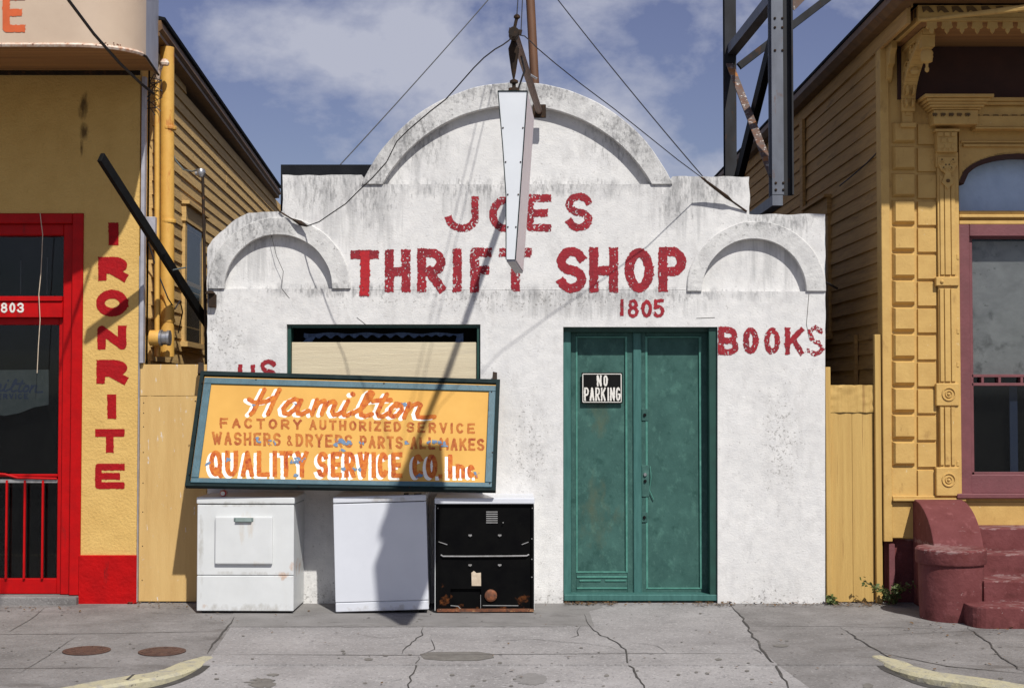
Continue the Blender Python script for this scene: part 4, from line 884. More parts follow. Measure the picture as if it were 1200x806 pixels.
mb.build('vent_slot', M['oven_metal'], d3, local=True)
mb = MB(); mb.tube([(fx(516.5), .012, fz(650)), (fx(519), .006, fz(651.5)), (fx(545), .004, fz(651.6)), (fx(595), .004, fz(651.3)), (fx(618), .006, fz(651)), (fx(620.5), .012, fz(649.5))], .0065, 8); mb.build('cross_bar', M['oven_metal'], d3, local=True, smooth=True)
mb = MB()
for x, y in ((551, 627), (586, 627), (551, 662), (586, 662)):
    mb.box(fx(x - 2), fx(x + 2), .012, .0215, fz(y + .9), fz(y - .9)); mb.box(fx(x - .7), fx(x + .7), .008, .0215, fz(y + 1.6), fz(y))
for x, y in ((513, 595), (624.5, 595), (624, 631), (624, 655), (624, 676), (590, 612)): mb.lathe((fx(x), -.001, fz(y)), [(.006, .003), (.004, -.003)], 8, 'Y')
for (x0, y0), (x1, y1) in (((512, 634), (524, 638)), ((612, 638), (620, 635))): mb.bar((fx(x0), .015, fz(y0)), (fx(x1), .018, fz(y1)), .005, .006)
mb.build('clip', M['oven_metal'], d3, local=True)
mb = MB(); mb.prism([(fx(553), .019, fz(686.5)), (fx(552.6), .019, fz(671)), (fx(555.5), .019, fz(669)), (fx(558.5), .019, fz(671.5)), (fx(563.8), .019, fz(671)), (fx(564), .019, fz(686.5))], (0, .0025, 0)); mb.build('torn_label', M['paper'], d3, local=True)
mb = MB(); mb.lathe((fx(575.5), .02, fz(698)), [(.05, .0), (.048, -.010), (.035, -.018), (.012, -.022)], 20, 'Y'); mb.build('rusty_knockout', M['rust'], d3, local=True)
mb = MB()
for a, b in (((528, 709.5), (537, 710.3)), ((537, 710.3), (540.5, 714.3)), ((540.5, 714.3), (560, 714.6)), ((563.5, 713), (563.5, 697)), ((566, 709.5), (608, 709.8))): mb.bar((fx(a[0]), .019, fz(a[1])), (fx(b[0]), .019, fz(b[1])), .004, .006)
mb.build('cut_edge', M['oven_metal'], d3, local=True)
mb = MB()
for x in (.05, Ws - .05):
    for y in (.06, .58): mb.lathe((x, y, 0), [(.02, 0), (.02, .021)], 10)
mb.build('foot', M['black'], d3, local=True)
c = G(230, 718.5); cz = c.z + Hd
can = thing('drink_can', 'red and white can lying on the dryer under the sign', 'can', (c.x + .20, c.y + .05, cz + .026))
mb = MB(); q = Vector((c.x + .20, c.y + .05, cz + .026)); mb.lathe(q, [(.021, -.035), (.026, -.028), (.026, .028), (.021, .035)], 14, 'Y'); mb.build('body', M['can_red'], can, smooth=True)
mb = MB(); mb.lathe(q, [(.0262, -.006), (.0268, -.004), (.0268, .010), (.0262, .012)], 14, 'Y'); mb.lathe(q, [(.018, -.0365), (.018, -.034)], 14, 'Y'); mb.build('white_band', M['white'], can)
# ================================================================== left: red and yellow store
st_ = thing('storefront_building', 'yellow stucco store with a red door, tall red vertical lettering and a cream canopy', 'store building', U(130, 705, 0))
XE = U(162, 400, 0).x      # right edge of the stucco wall
def lx(px): return U(px, 400, 0).x
def lz(py): return U(100, py, 0).z
ZC = 4.9
mb = MB()
mb.box(lx(97), XE, 0, .25, lz(650.3), ZC); mb.box(lx(-240), lx(97) - .0005, 0, .25, lz(250), ZC); mb.box(-7.6, lx(-240) - .0005, 0, .25, -.1, ZC); mb.box(lx(-240), lx(-76), 0, .25, -.1, lz(250) - .0005)
mb.build('wall', M['yellow_stucco'], st_)
mb = MB(); mb.box(lx(95.3), XE + .006, -.022, .2, -.08, lz(650)); mb.build('base', M['red_base'], st_, bevel=.006)
mb = MB(); mb.box(-7.6, XE - .75, .26, 9, -.1, 4.6); mb.build('rear_wall', M['brick'], st_)
mb = MB(); mb.pbox(163.5, 170.5, 90, 425, -.012, .05, -.012); mb.pbox(160.5, 163.4, 300, 705, -.006, .05, -.006); mb.build('corner_flashing', M['flashing'], st_)
# door frame
fr = thing('doorway', None, None); fr.parent = st_
mb = MB(); mb.box(lx(-76) - .01, lx(98), .235, .248, -.05, lz(248)); mb.build('backing', M['dark'], fr)
mb = MB()
for x0, x1, y0, y1, a, b in ((84, 96.8, 250.3, 697, -.015, .23), (72, 83.9, 262, 697, .03, .23), (-75.8, 83.9, 250.3, 261.9, -.012, .23), (-62, 71.9, 262, 275, .035, .23), (-75.8, -62.1, 262, 697, -.012, .23)):
    mb.box(lx(x0), lx(x1), a, b, lz(y1), lz(y0))
mb.build('door_frame', M['red'], fr, bevel=.006)
mb = MB(); mb.box(lx(-62), lx(71.9), .02, .2, lz(372), lz(353)); mb.box(lx(-62), lx(71.9), .005, .2, lz(352.9), lz(347)); mb.build('transom_bar', M['red'], fr, bevel=.005)
mb = MB(); mb.box(lx(-62), lx(71.9), .11, .115, lz(347), lz(275)); tr_ = mb.build('transom_pane', M['glass'], fr)
mb = MB(); mb.box(lx(17.5), lx(18.6), .112, .12, lz(344), lz(304)); mb.box(lx(48.8), lx(49.8), .112, .12, lz(344), lz(300)); mb.build('glazing_seam', M['shield'], tr_)
dr_ = thing('door', None, None); dr_.parent = fr
mb = MB()
for x0, x1, y0, y1, a in ((66, 71.8, 372.2, 697, .07), (-61.8, -46, 372.2, 697, .07), (-46, 65.9, 372.2, 380, .071), (-46, 65.9, 679, 697, .071), (-46, 65.9, 556, 559, .072)): mb.box(lx(x0), lx(x1), a, .14, lz(y1), lz(y0))
mb.build('door_rail', M['red'], dr_, bevel=.004)
mb = MB(); mb.box(lx(-46), lx(65.9), .105, .11, lz(679), lz(380)); mb.build('pane', M['glass'], dr_)
mb = MB(); mb.tube([(lx(-46), .05, lz(552)), (lx(5), .05, lz(556)), (lx(20), .05, lz(560)), (lx(66), .05, lz(561))], .010, 8); mb.build('push_bar', M['red'], dr_)
mb = MB(); mb.box(lx(-46), lx(66), .06, .075, lz(566), lz(562)); mb.build('guard_rail', M['oven_metal'], dr_)
for k in range(6): 
    mb = MB(); x = 48.5 - 21.2 * k; mb.box(lx(x), lx(x + 2.2), .05, .068, lz(679), lz(563)); mb.build('guard_bar', M['red'], dr_)
raster('house_number', glyph('1', -6, 0, 354.8, 366.3, 2) + glyph('8', 1, 8.5, 354.8, 366.3, 2) + glyph('0', 11, 18, 354.8, 366.3, 2.2) + glyph('3', 20.5, 28, 354.8, 366.3, 2.2), wallmap(.016), M['white'], fr, .35, .2)
shd = thing('window_decal', 'faded grey shield shaped service decal inside the red door glass', 'decal', U(27, 482, .13))
mb = MB(); mb.prism([U(x, y, .13) for x, y in ((-48, 434), (57, 433), (57, 474), (40, 477), (22, 484), (5, 487), (-15, 484), (-48, 474))], (0, .003, 0)); mb.build('card', M['shield'], shd)
raster('decal_lettering', [([(51 + (x - 512) * .42, 454 + (y - 478) * .5) for x, y in s], 2.2) for s in HAM], wallmap(.128), M['shield_blue'], shd, .4, .2, square=False)
raster('decal_lettering', word('SERVICE', -10, 33, 461, 467.5, 1.5), wallmap(.128), M['shield_blue'], shd, .4, .2)
mb = MB(); mb.box(lx(-78), lx(96), -.09, .2, -.1, lz(697.5)); mb.build('door_sill', M['concrete_side'], st_, bevel=.008)
# hanging string
wire('string', [U(47, 250, -.03), U(50, 275, -.035), U(49, 300, -.03), U(48, 320, -.03), U(45.5, 345, -.04), U(47, 375, -.04), U(45, 405, -.04), U(43.5, 437, -.04)], .0035, 'pale string hanging from the top of the red door frame', 'string', 'paper')
# IRONRITE
def slabl(ch, x0, x1, y0, y1, wv, wh):
    w = (wv + wh) / 2; return glyph(ch, x0, x1, y0, y1, w)
ir = []
for ch, x0, x1, y0, y1, w in (('I', 126.5, 139.5, 261, 287.5, 12), ('R', 115, 149, 301, 329, 10), ('O', 112.5, 150, 339.5, 371, 10.2), ('N', 114, 148, 381.5, 409.5, 10), ('R', 113, 149, 421.5, 449.5, 10), ('I', 125.5, 136.5, 462, 490.5, 10.5), ('T', 111.5, 146, 502.5, 530, 9), ('E', 111.5, 146, 543, 572.5, 7.8)):
    ir += glyph(ch, x0, x1, y0, y1, w)
raster('painted_lettering', ir, wallmap(-.003), M['letter_ironrite'], st_, .45, .3, .02)
# canopy
cp = thing('canopy', None, None); cp.parent = st_
zb = U(100, 88, 0).z; zf = U(60, 54, -1.3).z
cx1, cyf = U(171, 60, -.85).x, -1.3
plan = [(-7.6, 0.0), (-7.6, cyf), (cx1 - .45, cyf)] + [(cx1 - .45 + .45 * math.sin(R(a)), cyf + .45 - .45 * math.cos(R(a))) for a in range(10, 91, 10)] + [(U(186, 88, 0).x - .005, -.002)]
def cz_(y): return zb + (zf - zb) * min(1, -y / 1.3)
mb = MB(); n = len(plan); lo = [mb.bm.verts.new((x, y, cz_(y))) for x, y in plan]; hi = [mb.bm.verts.new((x, y, 5.75)) for x, y in plan]
for i in range(1, n - 2): mb.bm.faces.new((lo[i], lo[i + 1], hi[i + 1], hi[i]))
mb.bm.faces.new(hi); mb.bm.faces.new((lo[0], lo[1], hi[1], hi[0]))
mb.build('canopy_front', M['canopy'], cp, smooth=True)
mb = MB(); a, b = plan[-2], plan[-1]; mb.prism([(a[0], a[1], cz_(a[1])), (b[0], b[1], cz_(b[1])), (b[0], b[1], 5.75), (a[0], a[1], 5.75)], (-.01, 0, 0)); mb.build('canopy_end', M['canopy_end'], cp)
mb = MB(); mb.face([(x, y, cz_(y) + .035) for x, y in plan]); mb.build('soffit', M['soffit_boards'], cp)
mb = MB(); mb.tube([(x, y - .004, cz_(y) + .006) for x, y in plan[1:-2]], .016, 6); mb.build('canopy_lip', M['canopy_trim'], cp)
mb = MB(); mb.tube([(x + .003, y, cz_(y)) for x, y in plan[-3:]], .010, 6); mb.box(-7.6, XE, -.02, -.003, zb - .004, zb + .03); mb.build('canopy_edge', M['iron'], cp)
raster('canopy_lettering', glyph('E', 3, 29.5, -8, 38, 8.5), wallmap(cyf - .004), M['orange'], cp, .6, .5, .03)
mb = MB()
rng = random.Random(4)
for _ in range(26): 
    x = rng.uniform(10, 150); p = U(x, 52.5 + rng.uniform(-2, 1), cyf - .005); mb.lathe(p, [(.006, .002), (.004, -.003)], 6, 'Y')
mb.build('rivet', M['rust'], cp)

# clapboard side, running back in a slightly skewed plane
def clap(name, parent, m, A, B, z0, z1top, pitch, proud=.016, thick=.02):
    """lapped boards on the vertical plane A->B (2-D), between z0 and a top line given at A and B; the outside is to the left of A->B ... normal given"""
    A, B = Vector(A), Vector(B); d = (B - A); Lh = d.length; d.normalize(); nn = Vector((d.y, -d.x)) 
    mb = MB(); z = z0; za, zb_ = z1top
    while z < max(za, zb_):
        zt = z + pitch
        def clipL(zv): return 0.0
        segs = 3; 
        # ends of this row where the top line falls below it
        def top_at(t): return za + (zb_ - za) * t
        t1 = 1.0
        if zb_ < za and zt > zb_ + .001: t1 = max(0, min(1, (zt - za) / (zb_ - za)))
        if t1 > .02:
            nb = max(1, int(Lh * t1 / 3.2)); cuts = [0] + sorted(random.Random(int(z * 1000)).uniform(.1, .95) * t1 for _ in range(nb - 1)) + [t1]
            for a, b in zip(cuts[:-1], cuts[1:]):
                wob = random.Random(int(z * 777 + a * 99)).uniform(-.003, .004)
                p, q = A + d * (a * Lh + .001), A + d * (b * Lh - .001)
                o1 = nn * (proud + wob); o0 = nn * .002
                V = lambda v, o, zz: (v.x + o.x, v.y + o.y, zz)
                mb.hexa([V(p, o1, z), V(q, o1, z), V(q, -nn * thick, z), V(p, -nn * thick, z)], [V(p, o0, zt - .001), V(q, o0, zt - .001), V(q, -nn * thick, zt - .001), V(p, -nn * thick, zt - .001)])
        z += pitch
    return mb.build(name, m, parent)
SK = -.050
XL0 = lx(168.5)
def lp2(y): return (XL0 + SK * y, y)
clap('clapboard_wall', st_, M['siding_l'], lp2(.26), lp2(11.0), .0, (4.74, 4.60), .118)
# eave / gutter on the left building
ga, gb = U(190, 24, -.02), U(329, 222, 9.2)
mb = MB(); 
pts = [ga.lerp(gb, k / 8) for k in range(9)]
prof = [(0, 0), (.012, -.07), (-.04, -.115), (-.12, -.12), (-.16, -.06), (-.16, 0)]
V = [[mb.bm.verts.new((p.x + a - .01, p.y, p.z + b)) for a, b in prof] for p in pts]
for i in range(8):
    for k in range(len(prof) - 1): mb.bm.faces.new((V[i][k], V[i][k + 1], V[i + 1][k + 1], V[i + 1][k]))
mb.bm.faces.new(V[0]); mb.build('gutter', M['gutter'], st_)
mb = MB(); mb.hexa([(ga.x - .17, ga.y, ga.z - .16), (ga.x - .02, ga.y, ga.z - .13), (gb.x - .02, gb.y, gb.z - .13), (gb.x - .30, gb.y, gb.z - .16)], [(ga.x - .3, ga.y, ga.z - .1), (ga.x - .02, ga.y, ga.z - .1), (gb.x - .02, gb.y, gb.z - .1), (gb.x - .3, gb.y, gb.z - .1)]); mb.build('fascia_board', M['gutter'], st_)
mb = MB(); mb.hexa([(-7.6, .1, 5.9), (ga.x + .015, .0, ga.z + .004), (gb.x + .015, gb.y, gb.z + .004), (-7.6, gb.y, 6.2)], [(-7.6, .1, 5.95), (ga.x + .02, .0, ga.z + .03), (gb.x + .02, gb.y, gb.z + .03), (-7.6, gb.y, 6.25)]); mb.build('roof', M['tar'], st_)
# side window
def sidewin(parent, pl, y0, y1, z0, z1, sgn, mt, curtain=None):
    w = thing('window', None, None); w.parent = parent
    def bx(mb, ya, yb, za, zb_, o0, o1):
        (xa, _), (xb, _) = pl(ya), pl(yb)
        return mb.hexa([(xa + sgn * o0, ya, za), (xa + sgn * o1, ya, za), (xb + sgn * o1, yb, za), (xb + sgn * o0, yb, za)], [(xa + sgn * o0, ya, zb_), (xa + sgn * o1, ya, zb_), (xb + sgn * o1, yb, zb_), (xb + sgn * o0, yb, zb_)])
    c = .10
    mb = MB(); bx(mb, y0, y0 + c, z0, z1, .004, .04); bx(mb, y1 - c, y1, z0, z1, .004, .04); bx(mb, y0 - .02, y1 + .02, z1 + .001, z1 + .16, .004, .05); bx(mb, y0 - .04, y1 + .04, z1 + .161, z1 + .19, .004, .085); mb.build('window_frame', mt, w)
    mb = MB(); bx(mb, y0 - .03, y1 + .03, z0 - .05, z0 - .001, .004, .075); mb.build('sill', mt, w)
    mb = MB(); bx(mb, y0 + c, y1 - c, z0, z1, .012, .017); mb.build('dark_opening', M['dark'], w)
    mb = MB(); zm = (z0 + z1) / 2; bx(mb, y0 + c, y1 - c, zm - .02, zm + .02, .018, .03); bx(mb, y0 + c, y0 + c + .04, z0, z1, .018, .028); bx(mb, y1 - c - .04, y1 - c, z0, z1, .018, .028); mb.build('sash', mt, w)
    if curtain:
        mb = MB(); bx(mb, y0 + c + .06, y1 - c - .1, z0 + .06, zm - .1, .0175, .020); mb.build('curtain', curtain, w)
    mb = MB(); bx(mb, y0 + c, y1 - c, z0, z1, .0325, .034); mb.build('pane', M['glass_dull'], w)
    return w
sidewin(st_, lp2, 1.65, 2.75, 2.22, 3.36, 1, M['siding_l'])

def wallx(y, off): return XL0 + SK * y + off
def pipe(name, px, y, pys, r, m, label, cat):
    a, b = U(px, pys[1], y), U(px, pys[0], y); mb = MB(); mb.tube([a, b], r, 14)
    o = thing(name, label, cat, a); mb.build('pipe', M[m], o, smooth=True)
    return o, a, b
dp, a, b = pipe('drainpipe', 196, .32, (56, 418), .060, 'pipe', 'thick yellow drainpipe with rust patches on the clapboard side of the store', 'drainpipe')
mb = MB()
for z in (2.35, 3.2, 4.0): mb.lathe((a.x, a.y, z), [(.064, -.015), (.066, 0), (.064, .015)], 14)
mb.build('strap', M['pipe'], dp)
cn, a2, b2 = pipe('conduit', 184, .18, (95, 418), .022, 'pipe', 'thin yellow conduit running beside the thick drainpipe', 'conduit')
mb = MB(); p = U(184, 95, .18); mb.tube([p, U(187, 82, .15), U(190, 75, .12)], .018, 8); mb.lathe(U(193, 74, .12), [(.034, -.02), (.040, 0), (.024, .03), (.005, .036)], 12); mb.build('weather_cap', M['canopy_trim'], cn)
mb = MB(); p = U(177, 265, .14); mb.box(p.x - .045, p.x + .045, .10, .18, p.z - .075, p.z + .075); mb.build('junction_box', M['flashing'], cn, bevel=.004)
me_ = thing('electric_meter', 'round electric meter with a silver end at the foot of the yellow conduit', 'meter', U(186, 406, .1))
p = U(186, 396, .10)
mb = MB(); mb.lathe(p, [(.055, -.075), (.066, -.07), (.066, .01)], 18, 'X'); mb.build('meter_base', M['pipe'], me_, smooth=True)
mb = MB(); mb.lathe(p, [(.069, .011), (.069, .03), (.058, .034), (.058, .07), (.066, .074), (.066, .095), (.04, .10)], 18, 'X'); mb.build('meter_ring', M['steel'], me_, smooth=True)
cp_ = thing('conduit_pole', 'thin dark conduit with a grey rounded head at the left edge of the white shop', 'conduit', U(241, 470, .30))
mb = MB(); mb.tube([U(242.5, 470, .30), U(239.5, 300, .30), U(237.5, 203, .30)], .013, 8); mb.build('pipe', M['iron'], cp_)
mb = MB(); p = U(235.5, 203, .30); mb.lathe(p, [(.022, -.035), (.036, -.015), (.040, .012), (.03, .034), (.008, .042)], 12); mb.tube([p, p + Vector((-.05, -.01, -.005))], [.03, .018], 8); mb.build('head', M['steel'], cp_, smooth=True)
wire('service_drop', [U(10, -110, -4.2), U(40, -63, -3.2), U(80, 0, -2.2), U(110, 40, -1.6), U(140, 74, -.9), U(165, 98, -.2), U(180, 110, .05)], .012, 'thick black overhead cable running past the cream canopy to the drainpipe')
rng = random.Random(5)
mb = MB()
for k in range(4):
    p = [U(172 + rng.uniform(0, 8), 95 + rng.uniform(-8, 6), .06)]
    for q in range(5): p.append(U(176 + rng.uniform(-5, 15), 90 + 11 * q + rng.uniform(-8, 8), .10 + rng.uniform(-.04, .04)))
    mb.tube(p, .004, 5)
tag(mb.build('wire_tangle', M['wire']), 'tangle of thin black wires beside the top of the yellow conduit', 'wires')
wire('loose_wire', [U(201, 175, .4), U(206, 188, .4), U(215, 199, .36), U(225, 201, .32), U(232, 199, .30)], .006, 'pale loose wire from the drainpipe to the conduit head', 'wire', 'shield')
wire('loose_wire', [U(174, 285, .1), U(185, 320, .2), U(197, 350, .2), U(205, 362, .35), U(211, 352, .9), U(214, 366, 1.2), U(209, 390, 1.3)], .006, 'thin dark wire looping across the drainpipe to the side window')
E1, E2 = U(246, 384, .60), U(118, 184, -1.06)
ab = thing('awning_arm', 'black steel bar slanting out over the sidewalk from the gap beside the white shop', 'steel bar', E1)
mb = MB(); mb.bar(E1, E2, .035, .085); mb.build('bar', M['black'], ab, bevel=.003)
p = E1.lerp(E2, .50); mb = MB(); mb.tube([p + Vector((-.02, -.02, .045)), p + Vector((.02, .02, -.045))], .034, 10); mb.build('collar', M['black'], ab)
p = E1.lerp(E2, .36); mb = MB(); mb.tube([p + Vector((-.03, -.05, 0)), p + Vector((.03, -.05, .015)), p + Vector((.11, -.05, .03))], .007, 6); mb.build('wire_clip', M['shield'], ab)
mb = MB(); p = U(251, 352, -.01); mb.box(p.x - .04, p.x + .02, -.05, -.003, p.z - .06, p.z + .05); mb.lathe(p + Vector((-.03, -.03, .06)), [(.05, -.008), (.03, .012), (.01, .02)], 10)
tag(mb.build('wall_bracket', M['iron'], bevel=.004), 'small rusted bracket on the left edge of the white shop wall', 'bracket')

# plywood board closing the left gap
pb = thing('plywood_board', 'weathered yellow plywood board closing the gap left of the white shop', 'board', U(200, 706, .03))
xg0, xg1 = XE + .012, U(243, 500, 0).x - .01
zj = U(200, 464, .03).z; zt_ = U(200, 427, .03).z
mb = MB(); mb.box(xg0, xg1, .03, .05, .012, zj - .002); mb.build('panel', M['board'], pb, bevel=.002)
mb = MB(); mb.box(xg0, xg1, .028, .05, zj + .002, zt_); mb.build('top_panel', M['board'], pb, bevel=.002)
mb = MB()
for y in (472, 484, 500, 530, 566, 600, 640, 680): mb.lathe((xg0 + .03, .03, lz(y)), [(.005, 0), (.004, -.002)], 6, 'Y')
mb.build('nail', M['iron'], pb)

# ================================================================== right: the house
ho = thing('ornate_house', 'ochre wooden house with carved brackets, quoin blocks and a maroon framed window', 'house', U(1100, 705, 0))
XH = U(1037, 400, 0).x
def hx(px, y=0.0): return U(px, 400, y).x
def hz(py, y=0.0): return U(1100, py, y).z
clap('clapboard_wall', ho, M['siding_r'], (XH, 10.0), (XH, .04), .53, (4.72, 4.72), .128)
mb = MB(); mb.box(XH + .03, 8.5, .26, 10.0, -.1, 4.75); mb.build('core', M['brick'], ho)
mb = MB(); mb.box(XH - .028, hx(1043), -.028, .12, hz(634), 4.9); mb.build('corner_board', M['house'], ho, bevel=.004)
WX0, WX1 = 1124, 1262
mb = MB()
ZT = 4.9
mb.box(hx(1043) + .001, hx(WX0), 0, .25, hz(631), ZT); mb.box(hx(WX1), 8.5, 0, .25, hz(631), ZT); mb.box(hx(WX0) + .0005, hx(WX1) - .0005, 0, .25, hz(631), hz(583))
# arched head over the window
n = 24; c0 = (1193, 248); arcp = [(WX0 + (WX1 - WX0) * k / n, 213 - 33 * math.sqrt(max(0, 1 - ((k / n) * 2 - 1) ** 2)) ** 1.0) for k in range(n + 1)]
pts = [U(WX0 + .05, 100, 0)] + [U(x, y, 0) for x, y in arcp] + [U(WX1 - .05, 100, 0)]
pts[0].z = ZT; pts[-1].z = ZT; pts[1].x += .0005
mb.prism([Vector((p.x, 0, p.z)) for p in pts], (0, .25, 0)); mb.build('front_wall', M['house'], ho)
def qrow(k): return 233 + 31.4 * k
# quoin blocks in two columns
rows = [(145, 169.5)] + [(171 + 31.4 * k, 201.5 + 31.4 * k) for k in range(12)]
rows = [(143, 168.8)] + [(170.6 + 31.4 * k, 200.4 + 31.4 * k) for k in range(12)] + [(547.6, 582)]
def quoin(x0, x1, y0, y1, proud, ch):
    a, b = U(x0, y1, 0), U(x1, y0, 0)
    mb = MB(); f = -proud
    mb.hexa([(a.x, .001, a.z), (b.x, .001, a.z), (b.x, .001, b.z), (a.x, .001, b.z)], [(a.x + ch, f, a.z + ch), (b.x - ch * .5, f, a.z + ch), (b.x - ch * .5, f, b.z - ch * .6), (a.x + ch, f, b.z - ch * .6)])
    return mb.build('quoin_block', M['house'], ho)
for i, (y0, y1) in enumerate(rows):
    if i == len(rows) - 1: quoin(1044.5, 1073, y0, y1, .008, .006)
    else: quoin(1045, 1071.5, y0 + 1, y1 - .3, .040, .024)
    quoin(1074.5, 1096.5, y0 + 3, y1 + 1.5, .020, .006)
# belt ledge
mb = MB(); mb.box(hx(1043), hx(1128), -.055, .002, hz(586.5), hz(583)); mb.box(hx(1043), hx(1126), -.035, .002, hz(583) + .001, hz(580.5)); mb.build('ledge', M['house'], ho, bevel=.004)
mb = MB(); mb.box(hx(1043), 8.4, -.012, .003, hz(630), hz(588)); mb.build('lower_panel', M['house'], ho, bevel=.004)
mb = MB(); mb.box(XH - .005, 8.5, .06, 10, -.1, hz(632)); mb.build('foundation', M['maroon_step'], ho)
mb = MB(); mb.box(hx(1039.5), hx(1046), -.01, .058, -.05, hz(637)); mb.build('corner_strip', M['maroon'], ho)
# pilaster
pi_ = thing('pilaster', None, None); pi_.parent = ho
def rosette(parent, cx, cy, y):
    p = U(cx, cy, y); mb = MB()
    for r, w in ((.052, .012), (.026, .010)):
        mb.tube([p + Vector((r * math.cos(t), 0, r * math.sin(t))) for t in [2 * math.pi * k / 22 for k in range(23)]], w * .55, 6, cap=False)
    mb.lathe(p, [(.012, .002), (.012, -.008), (.004, -.012)], 10, 'Y'); return mb.build('rosette', M['house'], parent)
mb = MB(); mb.box(hx(1098.5), hx(1123.5), -.045, .001, hz(582), hz(196)); mb.build('shaft', M['house'], pi_, bevel=.004)
mb = MB()
for y0, y1 in ((206, 322), (338, 447), (477, 545)):
    mb.pbox(1102.5, 1106, y0, y1, -.058, -.0455); mb.pbox(1108, 1113.5, y0, y1, -.060, -.0455); mb.pbox(1115.5, 1119, y0, y1, -.058, -.0455)
mb.build('fluting', M['house'], pi_, bevel=.003)
for y0, y1, cy in ((449, 475.5, 461.5), (547.5, 581, 562)):
    mb = MB(); mb.pbox(1097.5, 1124, y0, y1, -.062, .001); o = mb.build('plinth_block', M['house'], pi_, bevel=.006); rosette(o, 1112, cy, -.066)
mb = MB(); mb.pbox(1097, 1124, 324.5, 335, -.066, .001); o = mb.build('band', M['house'], pi_, bevel=.006); mb = MB(); mb.lathe(U(1104, 330, -.068), [(.016, .003), (.014, -.006), (.005, -.012)], 10, 'Y'); mb.build('boss', M['house'], o)
# carved console under the capital
con = thing('carved_console', None, None); con.parent = pi_
mb = MB(); mb.pbox(1097, 1123, 178.5, 196, -.058, .001); mb.pbox(1098.5, 1122, 154, 178.3, -.105, .001); mb.pbox(1096, 1125, 151, 154, -.12, .001); mb.build('block', M['house'], con, bevel=.005)
mb = MB()
for r, cols in ((157.5, (1102, 1110, 1118)), (164.5, (1106, 1114)), (171.5, (1102, 1110, 1118))):
    for x in cols: mb.pbox(x - 2.8, x + 2.8, r - 2.4, r + 2.4, -.118 + .004 * (r - 157) / 7, -.1052)
for x in (1101, 1106.5, 1113.5, 1119): mb.pbox(x - 1.5, x + 1.5, 173.5, 178, -.112, -.1052)
mb.build('carved_lattice', M['house'], con, bevel=.004)
mb = MB(); sh = [(1099.5, 184), (1121.5, 184), (1122, 192), (1118, 200), (1114, 203), (1116, 209), (1118.5, 214), (1115, 217), (1111, 222), (1107, 217), (1103.5, 214), (1106, 209), (1108, 203), (1103.5, 200), (1099, 192)]
mb.prism([U(x, y, -.075) for x, y in sh], (0, .029, 0)); mb.build('carved_drop', M['house'], con, bevel=.003)
mb = MB()
for s in (-1, 1):
    for (cx, cy, r0) in ((1110.5 + s * 6.2, 190, 3.0), (1110.5 + s * 3.2, 198, 2.3)):
        mb.tube([U(cx + s * r0 * math.cos(t) * (1 - t / 9), cy + r0 * math.sin(t) * (1 - t / 9), -.078) for t in [k * .5 for k in range(12)]], .0065, 5)
mb.build('scrollwork', M['house'], con)
mb = MB()
for s in (-1, 1):
    for (cx, cy) in ((1110.5 + s * 6.5, 187), (1110.5 + s * 2, 193), (1110.5 + s * 4.5, 196.5)): mb.lathe(U(cx, cy, -.0755), [(.008, .001), (.007, -.001)], 8, 'Y')
mb.lathe(U(1111, 212, -.076), [(.016, .003), (.015, -.008), (.005, -.014)], 10, 'Y')
mb.build('pierced_hole', M['cutout_shade'], con)
# capital cornice and entablature
en = thing('entablature', None, None); en.parent = ho
def step_box(mb, x0, x1, levels):
    for y0, y1, p in levels: mb.box(hx(x0) - max(0, p - .14), hx(x1) + (max(0, p - .14) if x1 < 1200 else 0), -p, .002, hz(y1), hz(y0))
mb = MB(); step_box(mb, 1093, 1139, ((133.2, 150, .16), (131, 133, .18), (128, 130.8, .20), (125, 127.8, .215), (121.5, 124.8, .235), (117.5, 121.3, .26))); mb.build('capital', M['house'], en, bevel=.004)
mb = MB(); mb.box(hx(1140), 8.4, -.12, .002, hz(152), hz(139)); mb.box(hx(1140), 8.4, -.135, .002, hz(154.5), hz(152.2)); mb.box(hx(1141), 8.4, -.15, .002, hz(127), hz(123.5)); mb.box(hx(1141), 8.4, -.17, .002, hz(123.3), hz(119)); mb.box(hx(1140.5), 8.4, -.10, .002, hz(138.8), hz(127.2)); mb.build('frieze', M['house'], en, bevel=.004)
mb = MB()
def zig(x0, x1, y, yy, pit, h=3.2):
    x = x0
    while x < x1 - pit * .5:
        mb.prism([U(x, y, yy), U(x + pit * .55, y, yy), U(x + pit * .62, y + h * .5, yy), U(x + pit * .42, y + h, yy), U(x + pit * .28, y + h * .55, yy), U(x + pit * .1, y + h, yy)], (0, .012, 0)); x += pit
zig(1093, 1139, 132.5, -.176, 9.6, 4); zig(1142, 1300, 134.5, -.114, 11, 4.5); mb.build('sawn_trim', M['cutout_shade'], en)
mb = MB(); mb.box(hx(1128), 8.4, -.02, .002, hz(168), hz(165.5)); mb.box(hx(1130), 8.4, -.03, .002, hz(172.5), hz(169.5)); mb.build('upper_moulding', M['house'], ho, bevel=.003)
